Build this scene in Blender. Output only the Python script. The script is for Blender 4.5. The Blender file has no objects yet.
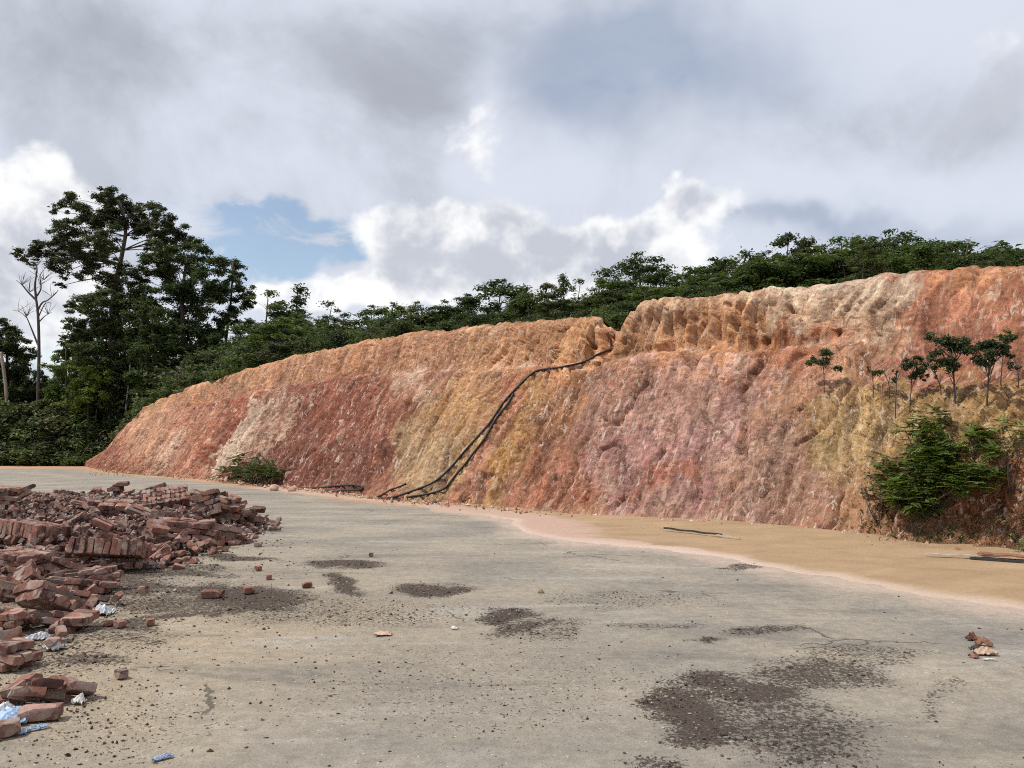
import bpy, bmesh, math, random
import numpy as np
from mathutils import Vector, Matrix, Euler
from mathutils.bvhtree import BVHTree

SC = bpy.context.scene
COL = SC.collection
R = math.radians
random.seed(7)
RNG = np.random.default_rng(11)

# ------------------------------------------------------------------ camera
F = 760.0
HZ = 447.0
PITCH = math.atan((HZ - 384.0) / F)
EYE = 1.6
cam_d = bpy.data.cameras.new('camera')
cam = bpy.data.objects.new('camera', cam_d)
COL.objects.link(cam)
cam.location = (0, 0, EYE)
cam.rotation_euler = (R(90) + PITCH, 0, 0)
cam_d.sensor_width = 36
cam_d.lens = 36 * F / 1024
cam_d.clip_end = 6000
SC.camera = cam

# ------------------------------------------------------------------ light
SUN = Vector((-0.52, -0.10, 0.85)).normalized()      # towards the sun
SUN_EL = math.asin(SUN.z)
SUN_ROT = math.atan2(SUN.x, SUN.y)
sl = bpy.data.lights.new('sun', 'SUN')
sl.energy = 4.1
sl.angle = R(1.5)
sl.color = (1.0, 0.95, 0.87)
so = bpy.data.objects.new('sun', sl)
COL.objects.link(so)
so.rotation_euler = SUN.to_track_quat('Z', 'Y').to_euler()
SC.view_settings.view_transform = 'Standard'
SC.view_settings.look = 'None'
SC.view_settings.gamma = 1
SC.view_settings.exposure = 0.0
SC.view_settings.use_curve_mapping = False
SC.cycles.use_denoising = False
SC.cycles.use_adaptive_sampling = True
SC.cycles.adaptive_threshold = 0.025
SC.cycles.adaptive_min_samples = 16
SC.cycles.pixel_filter_type = 'BLACKMAN_HARRIS'
SC.cycles.filter_width = 1.05
SC.cycles.max_bounces = 5
SC.cycles.diffuse_bounces = 2
SC.cycles.transparent_max_bounces = 4


def pxdir(x, y):
    a, b = (x - 512) / F, (384 - y) / F
    s, c = math.sin(PITCH), math.cos(PITCH)
    return Vector((a, c - b * s, s + b * c))


class NT:
    """small helper for node graphs"""
    def __init__(self, tree):
        self.t = tree
        tree.nodes.clear()

    def n(self, kind, **kw):
        nd = self.t.nodes.new(kind)
        for k, v in kw.items():
            setattr(nd, k, v)
        return nd

    def put(self, sock, v):
        if isinstance(v, bpy.types.NodeSocket):
            self.t.links.new(v, sock)
        elif v is not None:
            if hasattr(sock.default_value, '__len__') and not hasattr(v, '__len__'):
                v = (v,) * len(sock.default_value)
            if hasattr(sock.default_value, '__len__') and len(sock.default_value) == 4 and len(v) == 3:
                v = tuple(v) + (1,)
            sock.default_value = v

    def m(self, op, a, b=None, c=None, clamp=False):
        nd = self.n('ShaderNodeMath', operation=op, use_clamp=clamp)
        self.put(nd.inputs[0], a)
        if b is not None: self.put(nd.inputs[1], b)
        if c is not None: self.put(nd.inputs[2], c)
        return nd.outputs[0]

    def v(self, op, a, b=None, scale=None):
        nd = self.n('ShaderNodeVectorMath', operation=op)
        self.put(nd.inputs[0], a)
        if b is not None: self.put(nd.inputs[1], b)
        if scale is not None: self.put(nd.inputs['Scale'], scale)
        return nd.outputs['Value'] if op in ('DOT_PRODUCT', 'LENGTH') else nd.outputs[0]

    def noise(self, vec, scale, detail=4, rough=.5, dist=0.0, lac=2.0):
        nd = self.n('ShaderNodeTexNoise')
        self.put(nd.inputs['Vector'], vec)
        nd.inputs['Scale'].default_value = scale
        nd.inputs['Detail'].default_value = detail
        nd.inputs['Roughness'].default_value = rough
        nd.inputs['Distortion'].default_value = dist
        nd.inputs['Lacunarity'].default_value = lac
        return nd.outputs['Fac']

    def vor(self, vec, scale, feature='F1', out='Distance'):
        nd = self.n('ShaderNodeTexVoronoi', feature=feature)
        self.put(nd.inputs['Vector'], vec)
        nd.inputs['Scale'].default_value = scale
        return nd.outputs[out]

    def step(self, x, lo, hi):
        nd = self.n('ShaderNodeMapRange', interpolation_type='SMOOTHSTEP')
        self.put(nd.inputs['Value'], x)
        nd.inputs['From Min'].default_value = lo
        nd.inputs['From Max'].default_value = hi
        return nd.outputs[0]

    def lin(self, x, lo, hi, a=0.0, b=1.0):
        nd = self.n('ShaderNodeMapRange')
        self.put(nd.inputs['Value'], x)
        for k, q in zip(('From Min', 'From Max', 'To Min', 'To Max'), (lo, hi, a, b)):
            nd.inputs[k].default_value = q
        return nd.outputs[0]

    def mix(self, fac, a, b, mode='MIX'):
        nd = self.n('ShaderNodeMix', data_type='RGBA', blend_type=mode)
        self.put(nd.inputs[0], fac)
        self.put(nd.inputs[6], a)
        self.put(nd.inputs[7], b)
        return nd.outputs[2]

    def map(self, vec, scale=(1, 1, 1), rot=(0, 0, 0), loc=(0, 0, 0)):
        nd = self.n('ShaderNodeMapping')
        self.put(nd.inputs['Vector'], vec)
        nd.inputs['Scale'].default_value = scale
        nd.inputs['Rotation'].default_value = rot
        nd.inputs['Location'].default_value = loc
        return nd.outputs[0]


# ------------------------------------------------------------------ sky
def build_sky():
    w = bpy.data.worlds.new('World')
    SC.world = w
    w.use_nodes = True
    w.cycles.sampling_method = 'MANUAL'
    w.cycles.sample_map_resolution = 256
    g = NT(w.node_tree)
    d = g.v('NORMALIZE', g.n('ShaderNodeTexCoord').outputs['Generated'])
    sky = g.n('ShaderNodeTexSky', sky_type='NISHITA')
    sky.sun_disc = False
    sky.sun_elevation = SUN_EL
    sky.sun_rotation = SUN_ROT
    sky.air_density = 1.0
    sky.dust_density = 0.6
    sky.ozone_density = 1.6
    warp = g.n('ShaderNodeTexNoise')
    g.put(warp.inputs['Vector'], d)
    warp.inputs['Scale'].default_value = 5.0
    warp.inputs['Detail'].default_value = 4
    warp.inputs['Roughness'].default_value = .6
    off = g.v('SCALE', g.v('SUBTRACT', warp.outputs['Color'], (.5, .5, .5)), scale=.16)
    dw = g.v('NORMALIZE', g.v('ADD', d, off))

    def blob(vec, x, y, rx, ry, tilt=0.0, soft=2.0):
        """elliptic patch of sky round a direction"""
        c = pxdir(x, y).normalized()
        rgt = Vector((c.y, -c.x, 0)).normalized()
        up = rgt.cross(c)
        t = R(tilt)
        e1 = rgt * math.cos(t) + up * math.sin(t)
        e2 = -rgt * math.sin(t) + up * math.cos(t)
        a = g.m('DIVIDE', g.v('DOT_PRODUCT', vec, tuple(e1)), rx / F)
        b = g.m('DIVIDE', g.v('DOT_PRODUCT', vec, tuple(e2)), ry / F)
        rr = g.m('ADD', g.m('MULTIPLY', a, a), g.m('MULTIPLY', b, b))
        e = g.m('EXPONENT', g.m('MULTIPLY', rr, -1.0))
        return g.m('MULTIPLY', e, g.m('GREATER_THAN', g.v('DOT_PRODUCT', vec, tuple(c)), 0))

    def total(vec, lst):
        s = None
        for wt, *b in lst:
            q = g.m('MULTIPLY', blob(vec, *b), wt)
            s = q if s is None else g.m('ADD', s, q)
        return s

    # high veil: flattened towards the horizon like a real layer
    zz = g.m('MAXIMUM', g.v('DOT_PRODUCT', d, (0, 0, 1)), 0.03)
    flat = g.v('DIVIDE', d, g.n('ShaderNodeCombineXYZ').outputs[0])
    cx = g.n('ShaderNodeCombineXYZ')
    den = g.m('ADD', zz, .22)
    for i in range(3):
        g.put(cx.inputs[i], den)
    flat = g.v('DIVIDE', d, cx.outputs[0])
    nA = g.noise(g.map(flat, (1.0, 1.3, 1), (0, 0, .5)), 1.5, 5, .55, .4)
    nA2 = g.m('ADD', g.m('MULTIPLY', g.noise(g.map(flat, (1.0, 1.2, 1), (0, 0, -.3), (3, 1, 0)), 1.7, 5, .5, .2), .30), g.m('MULTIPLY', g.noise(d, 4.2, 9, .60, .35), .84))
    holes = total(dw, [(.66, 258, 240, 78, 24, 3), (.45, 265, 218, 84, 8), (.5, 300, 264, 62, 16, 22), (.6, 55, 330, 48, 34),
                       (.9, 372, 250, 24, 14), (.7, 595, 262, 34, 28), (.35, 230, 285, 40, 26), (.22, 655, 75, 110, 55)])
    holes = g.m('MULTIPLY', holes, g.lin(g.noise(g.map(d, (1, 1, 2.2)), 11, 6, .6, .6), .32, .68, .1, 1.6))
    covA = g.step(g.m('SUBTRACT', g.m('ADD', g.m('MULTIPLY', nA, .5), .62), holes), .20, .80)
    greys = total(dw, [(.42, 380, 58, 150, 60, -10), (.2, 480, 40, 70, 45), (.3, 180, 70, 190, 75), (.3, 985, 85, 70, 45, 25),
                       (.25, 890, 130, 70, 50), (-.55, 495, 105, 30, 60, -20), (-.3, 850, 45, 160, 40, -12), (-.25, 120, 160, 160, 45), (-.2, 880, 190, 200, 40)])
    tA = g.m('SUBTRACT', g.lin(nA2, .40, .72), greys, clamp=False)
    tA = g.step(tA, -.45, .85)
    colA = g.mix(tA, (.43, .455, .52), (.74, .78, .88))
    bg_ = g.m('MINIMUM', total(dw, [(.85, 680, 72, 120, 42, -12), (.5, 600, 110, 60, 30, -30), (.75, 810, 226, 120, 12), (.6, 930, 238, 110, 14), (.4, 640, 30, 90, 30)]), .8)
    colA = g.mix(bg_, colA, (.36, .43, .56))

    # low heaped clouds
    lst = [(.95, 440, 230, 92, 36), (.66, 552, 232, 70, 26), (.7, 650, 236, 62, 30), (.5, 690, 214, 40, 22), (.9, 335, 296, 42, 18), (.7, 275, 300, 24, 14),
           (.8, 440, 285, 90, 26), (.7, 590, 285, 120, 24), (1.0, 15, 205, 42, 52), (.8, 10, 285, 60, 45), (.22, 498, 105, 30, 54, -14), (.42, 465, 140, 36, 30),
           (.5, 215, 250, 22, 16), (.3, 950, 240, 90, 22), (.56, 990, 85, 48, 30, 30), (.34, 900, 135, 50, 26)]
    gen = g.m('MULTIPLY', g.step(zz, .34, .12), .16)

    def dens(vec, det):
        n1 = g.noise(vec, 10.5, det, .58, .25)
        n2 = g.noise(vec, 3.4, 3, .5)
        return g.m('ADD', g.m('MULTIPLY', g.m('SUBTRACT', n1, .5), 1.6), g.m('MULTIPLY', g.m('SUBTRACT', n2, .5), .5))
    base = g.m('ADD', total(dw, lst), gen)
    D0 = dens(d, 8)
    du = g.v('NORMALIZE', g.v('ADD', d, (-.030, -.01, .045)))
    D1 = dens(du, 4)
    covB = g.step(g.m('ADD', base, D0), .34, .70)
    low = total(d, [(.5, 470, 262, 110, 26), (.4, 590, 262, 90, 28), (.35, 15, 262, 60, 40), (.35, 690, 255, 60, 26), (.9, 990, 85, 90, 60), (.7, 900, 140, 80, 50), (.35, 480, 120, 60, 70)])
    lit = g.m('ADD', .74, g.m('MULTIPLY', g.m('SUBTRACT', D0, D1), 2.0))
    lit = g.m('SUBTRACT', lit, low)
    lit = g.m('ADD', lit, g.m('MULTIPLY', g.step(g.m('ADD', base, D0), .9, .42), .25))
    colB = g.mix(g.step(lit, .05, 1.15), (.57, .60, .675), (1.05, 1.05, 1.05))

    blue = g.v('MULTIPLY', sky.outputs[0], (.17, .158, .142))
    c = g.mix(g.m('ADD', g.m('MULTIPLY', covA, .84), .12), blue, colA)
    c = g.mix(g.m('MULTIPLY', covB, .93), c, colB)
    bg = g.n('ShaderNodeBackground')
    c10 = g.v('SCALE', c, scale=10.0)
    g.put(bg.inputs['Color'], c10)
    bg.inputs['Strength'].default_value = 0.1
    out = g.n('ShaderNodeOutputWorld')
    g.t.links.new(bg.outputs[0], out.inputs[0])


build_sky()


# ------------------------------------------------------------------ pixel <-> place
def gpt(x, y, z=0.0):
    d = pxdir(x, y)
    t = (z - EYE) / d.z
    return Vector((0, 0, EYE)) + d * t


def at(x, y, Y):
    d = pxdir(x, y)
    return Vector((0, 0, EYE)) + d * (Y / d.y)


def project(P):
    P = np.asarray(P, float)
    s, c = math.sin(PITCH), math.cos(PITCH)
    X, Y, Z = P[..., 0], P[..., 1], P[..., 2] - EYE
    dep = np.maximum(Y * c + Z * s, .3)
    return 512 + F * X / dep, 384 - F * (-Y * s + Z * c) / dep


# ------------------------------------------------------------------ numpy noise
def _h(ix, iy, iz, seed):
    with np.errstate(over='ignore'):
        h = (ix.astype(np.uint32) * np.uint32(374761393) + iy.astype(np.uint32) * np.uint32(668265263)
             + iz.astype(np.uint32) * np.uint32(2246822519) + np.uint32(seed * 974711 + 13))
        h ^= h >> np.uint32(15)
        h *= np.uint32(2246822519)
        h ^= h >> np.uint32(13)
        h *= np.uint32(3266489917)
        h ^= h >> np.uint32(16)
    return h


def noise3(p, seed=0):
    i = np.floor(p).astype(np.int64)
    f = p - i
    u = f * f * f * (f * (f * 6 - 15) + 10)
    out = 0
    for dx in (0, 1):
        wx = u[:, 0] if dx else 1 - u[:, 0]
        for dy in (0, 1):
            wy = u[:, 1] if dy else 1 - u[:, 1]
            for dz in (0, 1):
                wz = u[:, 2] if dz else 1 - u[:, 2]
                h = _h(i[:, 0] + dx, i[:, 1] + dy, i[:, 2] + dz, seed)
                gx = ((h & 255).astype(np.float64) - 127.5) / 127.5
                gy = (((h >> np.uint32(8)) & 255).astype(np.float64) - 127.5) / 127.5
                gz = (((h >> np.uint32(16)) & 255).astype(np.float64) - 127.5) / 127.5
                out = out + wx * wy * wz * (gx * (f[:, 0] - dx) + gy * (f[:, 1] - dy) + gz * (f[:, 2] - dz))
    return out * 1.3


def fbm(p, octv=4, seed=0, gain=.5):
    a, s, t = 1.0, 0, 0
    q = p.copy()
    for k in range(octv):
        s = s + a * noise3(q, seed + k)
        t += a
        a *= gain
        q = q * 2.03 + 11.7
    return s / t * 1.5


def worley(p, seed=0):
    i = np.floor(p).astype(np.int64)
    f1 = np.full(len(p), 9.0)
    f2 = np.full(len(p), 9.0)
    cid = np.zeros(len(p))
    for dx in (-1, 0, 1):
        for dy in (-1, 0, 1):
            for dz in (-1, 0, 1):
                a, b, c = i[:, 0] + dx, i[:, 1] + dy, i[:, 2] + dz
                h = _h(a, b, c, seed)
                q = (((a + (h & 1023) / 1023.) - p[:, 0]) ** 2 + ((b + ((h >> np.uint32(10)) & 1023) / 1023.) - p[:, 1]) ** 2
                     + ((c + ((h >> np.uint32(20)) & 1023) / 1023.) - p[:, 2]) ** 2)
                nr = q < f1
                f2 = np.where(nr, f1, np.minimum(f2, q))
                cid = np.where(nr, (h >> np.uint32(5)) % 1000 / 1000., cid)
                f1 = np.where(nr, q, f1)
    return np.sqrt(f1), np.sqrt(f2), cid


def sstep(x, a, b):
    t = np.clip((x - a) / (b - a), 0, 1)
    return t * t * (3 - 2 * t)


# ------------------------------------------------------------------ object helpers
def mesh_np(name, V, Fc, mat=None, smooth=False, attrs=None):
    V = np.asarray(V, np.float32).reshape(-1, 3)
    Fc = np.asarray(Fc, np.int32)
    k = Fc.shape[1]
    me = bpy.data.meshes.new(name)
    me.vertices.add(len(V))
    me.vertices.foreach_set('co', V.ravel())
    me.loops.add(Fc.size)
    me.loops.foreach_set('vertex_index', Fc.ravel())
    me.polygons.add(len(Fc))
    me.polygons.foreach_set('loop_start', np.arange(0, Fc.size, k, dtype=np.int32))
    me.polygons.foreach_set('use_smooth', np.full(len(Fc), smooth))
    if mat:
        me.materials.append(mat)
    for an, arr in (attrs or {}).items():
        arr = np.asarray(arr, np.float32)
        if arr.ndim == 1:
            me.attributes.new(an, 'FLOAT', 'POINT').data.foreach_set('value', arr)
        else:
            if arr.shape[1] == 3:
                arr = np.hstack([arr, np.ones((len(arr), 1), np.float32)])
            me.attributes.new(an, 'FLOAT_COLOR', 'POINT').data.foreach_set('color', arr.ravel())
    me.update(calc_edges=True)
    me.validate()
    return me


def link(name, me, parent=None):
    o = bpy.data.objects.new(name, me)
    COL.objects.link(o)
    if parent:
        o.parent = parent
    return o


def tag(o, label=None, cat=None, group=None, kind=None):
    if label: o['label'] = label
    if cat: o['category'] = cat
    if group: o['group'] = group
    if kind: o['kind'] = kind
    return o


def grid_faces(nr, nc):
    a = np.arange(nr * nc).reshape(nr, nc)
    return np.stack([a[:-1, :-1], a[:-1, 1:], a[1:, 1:], a[1:, :-1]], -1).reshape(-1, 4)


def spline(pts, n):
    pts = [Vector(p) for p in pts]
    if len(pts) == 2:
        return [pts[0].lerp(pts[1], i / (n - 1)) for i in range(n)]
    P = [pts[0] * 2 - pts[1]] + pts + [pts[-1] * 2 - pts[-2]]
    m = len(pts) - 1
    out = []
    for i in range(n):
        t = i / (n - 1) * m
        k = min(int(t), m - 1)
        t -= k
        a, b, c, d = P[k:k + 4]
        out.append(.5 * ((2 * b) + (c - a) * t + (2 * a - 5 * b + 4 * c - d) * t * t + (3 * b - a - 3 * c + d) * t ** 3))
    return out


class MB:
    """collects tubes into one quad mesh"""
    def __init__(self):
        self.V, self.F, self.n = [], [], 0

    def tube(self, pts, rad, sides=6):
        pts = [Vector(p) for p in pts]
        n = len(pts)
        if not hasattr(rad, '__len__'):
            rad = [rad] * n
        up = Vector((.13, .27, .95))
        rings = []
        for i, p in enumerate(pts):
            t = (pts[min(i + 1, n - 1)] - pts[max(i - 1, 0)]).normalized()
            if abs(t.dot(up)) > .97:
                up = Vector((.9, .3, .1))
            a = t.cross(up).normalized()
            b = t.cross(a)
            up = -b if up.dot(-b) > 0 else b
            for k in range(sides):
                q = 2 * math.pi * k / sides
                self.V.append(p + (a * math.cos(q) + b * math.sin(q)) * rad[i])
        for i in range(n - 1):
            for k in range(sides):
                k2 = (k + 1) % sides
                o = self.n + i * sides
                self.F.append((o + k, o + k2, o + sides + k2, o + sides + k))
        o = self.n
        if sides >= 4:
            for s in (o, o + (n - 1) * sides):
                for k in range(1, sides - 2, 2):
                    self.F.append((s, s + k, s + k + 1, s + (k + 2) % sides))
        self.n += n * sides

    def mesh(self, name, mat, smooth=True):
        return mesh_np(name, np.array([tuple(v) for v in self.V]), np.array(self.F), mat, smooth)


# ------------------------------------------------------------------ materials
def material(name, build, rough=.9, spec=.2):
    m = bpy.data.materials.new(name)
    m.use_nodes = True
    g = NT(m.node_tree)
    p = g.n('ShaderNodeBsdfPrincipled')
    p.inputs['Roughness'].default_value = rough
    p.inputs['Specular IOR Level'].default_value = spec
    out = g.n('ShaderNodeOutputMaterial')
    g.t.links.new(p.outputs[0], out.inputs[0])
    build(g, p)
    return m


def bump(g, p, h, strength, dist):
    b = g.n('ShaderNodeBump')
    b.inputs['Strength'].default_value = strength
    b.inputs['Distance'].default_value = dist
    g.put(b.inputs['Height'], h)
    g.t.links.new(b.outputs[0], p.inputs['Normal'])


def attr(g, name, what='Fac'):
    return g.n('ShaderNodeAttribute', attribute_name=name).outputs[what]


def pos(g):
    return g.n('ShaderNodeNewGeometry').outputs['Position']


def m_cliff(g, p):
    P = pos(g)
    Fl = g.v('ADD', attr(g, 'Flow', 'Vector'), g.v('SCALE', P, scale=.02))
    st = g.map(Fl, (1, .38, 1))
    c = attr(g, 'Col', 'Color')
    n1 = g.noise(st, 2.6, 7, .6, .3)
    n2 = g.noise(g.map(Fl, (1, .55, 1)), 15, 6, .72, .4)
    c = g.mix(1.0, c, g.mix(g.lin(n1, .3, .7), (.78, .76, .75), (1.2, 1.2, 1.2)), 'MULTIPLY')
    c = g.mix(1.0, c, g.mix(g.lin(n2, .28, .72), (.68, .65, .63), (1.28, 1.27, 1.26)), 'MULTIPLY')
    patch = g.step(g.noise(Fl, .9, 4, .55), .38, .62)
    pale = g.m('MULTIPLY', g.step(g.noise(g.map(Fl, (1, .55, 1), (0, 0, .25)), 9, 6, .70, .8), .555, .61), g.m('ADD', .24, g.m('MULTIPLY', patch, .5)))
    c = g.mix(pale, c, (.68, .54, .44))
    ck = g.vor(g.v('ADD', g.map(Fl, (1, .5, 1), (0, 0, .3)), g.v('SCALE', g.n('ShaderNodeTexNoise').outputs['Color'], scale=.15)), 2.2, 'DISTANCE_TO_EDGE')
    c = g.mix(g.m('MULTIPLY', g.step(ck, .035, .01), g.m('MULTIPLY', g.step(g.noise(Fl, 1.4, 3, .5), .5, .6), .55)), c, (.12, .06, .045))
    iron = g.m('MULTIPLY', g.step(g.noise(g.v('ADD', st, (5, 9, 2)), 6.5, 6, .68, .6), .59, .66), .42)
    c = g.mix(iron, c, (.21, .085, .055))
    g.put(p.inputs['Base Color'], c)
    h = g.m('ADD', g.m('MULTIPLY', n2, 1.0), g.m('MULTIPLY', g.noise(P, 34, 3, .65), .35))
    h = g.m('ADD', h, g.m('MULTIPLY', g.vor(st, 11), .5))
    bump(g, p, h, 1.0, .075)


def m_ground(g, p):
    P = pos(g)
    far = attr(g, 'orange')
    dark = attr(g, 'dark')
    warm = attr(g, 'warm')
    st = g.map(P, (.25, 1.0, 1), (0, 0, R(8)))
    n0 = g.noise(P, .55, 6, .6, .3)
    n1 = g.noise(st, 1.3, 9, .66, .5)
    n2 = g.noise(P, 9, 8, .68)
    n3 = g.noise(P, 60, 4, .7)
    c = g.mix(g.lin(n0, .32, .68), (.205, .191, .169), (.325, .283, .224))
    c = g.mix(g.m('MULTIPLY', warm, g.lin(n2, .2, .8, .3, 1)), c, (.37, .285, .185))
    c = g.mix(g.m('MULTIPLY', g.step(n1, .53, .68), .6), c, (.37, .345, .30))
    c = g.mix(g.m('MULTIPLY', g.step(n1, .48, .32), .65), c, (.145, .135, .12))
    c = g.mix(g.m('MULTIPLY', g.step(g.noise(P, 3.1, 9, .75, .5), .60, .70), .42), c, (.44, .415, .37))
    c = g.mix(far, c, g.mix(g.lin(n1, .35, .65), (.50, .31, .19), (.42, .23, .135)))
    c = g.mix(1.0, c, g.mix(g.lin(n2, .25, .75), (.70, .69, .67), (1.26, 1.26, 1.26)), 'MULTIPLY')
    c = g.mix(1.0, c, g.mix(g.lin(n3, .25, .75), (.76, .76, .76), (1.22, 1.22, 1.22)), 'MULTIPLY')
    c = g.mix(g.m('MULTIPLY', attr(g, 'wash'), g.lin(n2, .3, .7, .45, 1.0)), c, (.45, .35, .285))
    # stains of brick dust and clinker
    dm = g.m('ADD', dark, g.m('MULTIPLY', g.m('SUBTRACT', n2, .5), 1.0))
    dm = g.m('ADD', dm, g.m('MULTIPLY', g.m('SUBTRACT', g.noise(P, 30, 5, .8), .5), 1.9))
    dm = g.m('ADD', dm, g.m('MULTIPLY', g.m('SUBTRACT', g.vor(P, 55, 'F1', 'Color'), .5), .35))
    dk = g.step(dm, .34, .66)
    dcol = g.mix(g.lin(g.noise(P, 70, 4, .8), .35, .65), (.024, .019, .016), (.105, .075, .060))
    c = g.mix(g.m('MULTIPLY', dk, .93), c, dcol)
    # specks
    sp = g.vor(P, 26)
    sel = g.step(g.noise(P, 1.1, 4, .6), .50, .62)
    c = g.mix(g.m('MULTIPLY', g.m('MULTIPLY', g.step(sp, .13, .07), sel), .75), c, (.07, .05, .04))
    sp2 = g.vor(g.v('ADD', P, (3.3, 1.7, 0)), 12)
    c = g.mix(g.m('MULTIPLY', g.step(sp2, .11, .05), .6), c, (.60, .57, .50))
    # cracks
    ed = g.vor(g.v('ADD', P, g.v('SCALE', g.n('ShaderNodeTexNoise').outputs['Color'], scale=.4)), .42, 'DISTANCE_TO_EDGE')
    cm = g.m('MULTIPLY', g.step(ed, .006, .002), g.step(g.noise(P, .5, 3, .5), .55, .60))
    c = g.mix(g.m('MULTIPLY', cm, .7), c, (.06, .05, .042))
    g.put(p.inputs['Base Color'], c)
    p.inputs['Roughness'].default_value = .88
    h = g.m('ADD', g.m('MULTIPLY', n2, .8), g.m('MULTIPLY', n3, .5))
    h = g.m('ADD', h, g.m('MULTIPLY', dk, g.noise(P, 70, 3, .8)))
    h = g.m('SUBTRACT', h, g.m('MULTIPLY', cm, .6))
    bump(g, p, h, .8, .02)


def m_silt(g, p):
    P = pos(g)
    pk = attr(g, 'pink')
    n1 = g.noise(g.map(P, (.6, 1, 1), (0, 0, R(-48))), 1.6, 7, .6, .4)
    n2 = g.noise(P, 22, 5, .7)
    c = g.mix(g.lin(n1, .3, .7), (.275, .185, .105), (.37, .258, .155))
    c = g.mix(g.step(g.m('ADD', pk, g.m('MULTIPLY', g.m('SUBTRACT', n1, .5), .7)), .35, .65), c, (.41, .285, .22))
    c = g.mix(attr(g, 'rim'), c, (.48, .375, .305))
    c = g.mix(1.0, c, g.mix(g.lin(n2, .25, .75), (.84, .84, .84), (1.14, 1.14, 1.14)), 'MULTIPLY')
    g.put(p.inputs['Base Color'], c)
    p.inputs['Roughness'].default_value = .8
    bump(g, p, g.m('ADD', n2, g.m('MULTIPLY', n1, 2)), .4, .012)


def m_hill(g, p):
    P = pos(g)
    n1 = g.noise(P, .6, 6, .6)
    c = g.mix(g.step(n1, .4, .6), (.24, .15, .08), (.07, .075, .03))
    g.put(p.inputs['Base Color'], c)


def m_brick(g, p):
    P = pos(g)
    rnd = g.n('ShaderNodeObjectInfo').outputs['Random']
    vc = g.n('ShaderNodeSeparateColor')
    g.put(vc.inputs[0], g.vor(P, 7.5, 'F1', 'Color'))
    t = g.m('FRACT', g.m('ADD', rnd, g.m('MULTIPLY', vc.outputs[0], .45)))
    ramp = g.n('ShaderNodeValToRGB')
    e = ramp.color_ramp.elements
    cols = [(0, (.055, .030, .026)), (.2, (.125, .058, .044)), (.42, (.20, .092, .066)), (.6, (.30, .145, .105)), (.75, (.135, .072, .058)), (.9, (.33, .205, .165)), (1, (.075, .045, .04))]
    e[0].color = (*cols[0][1], 1)
    e[1].position = 1
    e[1].color = (*cols[-1][1], 1)
    for q, cc in cols[1:-1]:
        x = e.new(q)
        x.color = (*cc, 1)
    g.put(ramp.inputs[0], t)
    n1 = g.noise(P, 6, 6, .65)
    n2 = g.noise(P, 40, 5, .7)
    c = g.mix(1.0, ramp.outputs[0], g.mix(g.lin(n2, .25, .75), (.75, .76, .78), (1.5, 1.5, 1.5)), 'MULTIPLY')
    c = g.mix(g.m('MULTIPLY', g.step(n1, .47, .60), .70), c, (.33, .265, .225))
    c = g.mix(g.m('MULTIPLY', g.step(g.noise(P, 13, 5, .7), .60, .70), .7), c, (.045, .035, .03))
    g.put(p.inputs['Base Color'], c)
    bump(g, p, g.m('ADD', n2, n1), .6, .012)


def m_shade_dust(g, p):
    P = pos(g)
    c = g.mix(g.noise(P, 9, 7, .75), (.03, .017, .014), (.15, .085, .062))  # dust toned extra dark, standing in for shadow in the gaps between bricks
    g.put(p.inputs['Base Color'], c)
    bump(g, p, g.noise(P, 30, 5, .8), .9, .03)


def m_mortar(g, p):
    P = pos(g)
    c = g.mix(g.noise(P, 20, 6, .7), (.13, .085, .068), (.30, .235, .19))
    g.put(p.inputs['Base Color'], c)
    bump(g, p, g.noise(P, 24, 6, .75), 1.0, .03)


def flat_mat(c1, c2, scale=8.0, bs=.3):
    def f(g, p):
        P = pos(g)
        g.put(p.inputs['Base Color'], g.mix(g.noise(P, scale, 5, .65), c1, c2))
        bump(g, p, g.noise(P, scale * 4, 4, .7), bs, .01)
    return f


def m_leaf(c_dark, c_light):
    def f(g, p):
        P = pos(g)
        rnd = g.n('ShaderNodeObjectInfo').outputs['Random']
        n = g.noise(P, .9, 4, .6)
        isl = g.n('ShaderNodeNewGeometry').outputs['Random Per Island']
        t = g.m('ADD', g.m('MULTIPLY', n, .5), g.m('MULTIPLY', isl, .35))
        t = g.m('ADD', t, g.m('MULTIPLY', g.m('SUBTRACT', rnd, .5), .55))
        c = g.mix(g.lin(t, .1, .8), c_dark, c_light)
        g.put(p.inputs['Base Color'], c)
        tr = g.n('ShaderNodeBsdfTranslucent')
        g.put(tr.inputs['Color'], g.mix(.5, c, (.10, .14, .015)))
        mx = g.n('ShaderNodeMixShader')
        mx.inputs[0].default_value = .30
        g.t.links.new(p.outputs[0], mx.inputs[1])
        g.t.links.new(tr.outputs[0], mx.inputs[2])
        out = [q for q in g.t.nodes if q.type == 'OUTPUT_MATERIAL'][0]
        g.t.links.new(mx.outputs[0], out.inputs[0])
    return f


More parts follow.
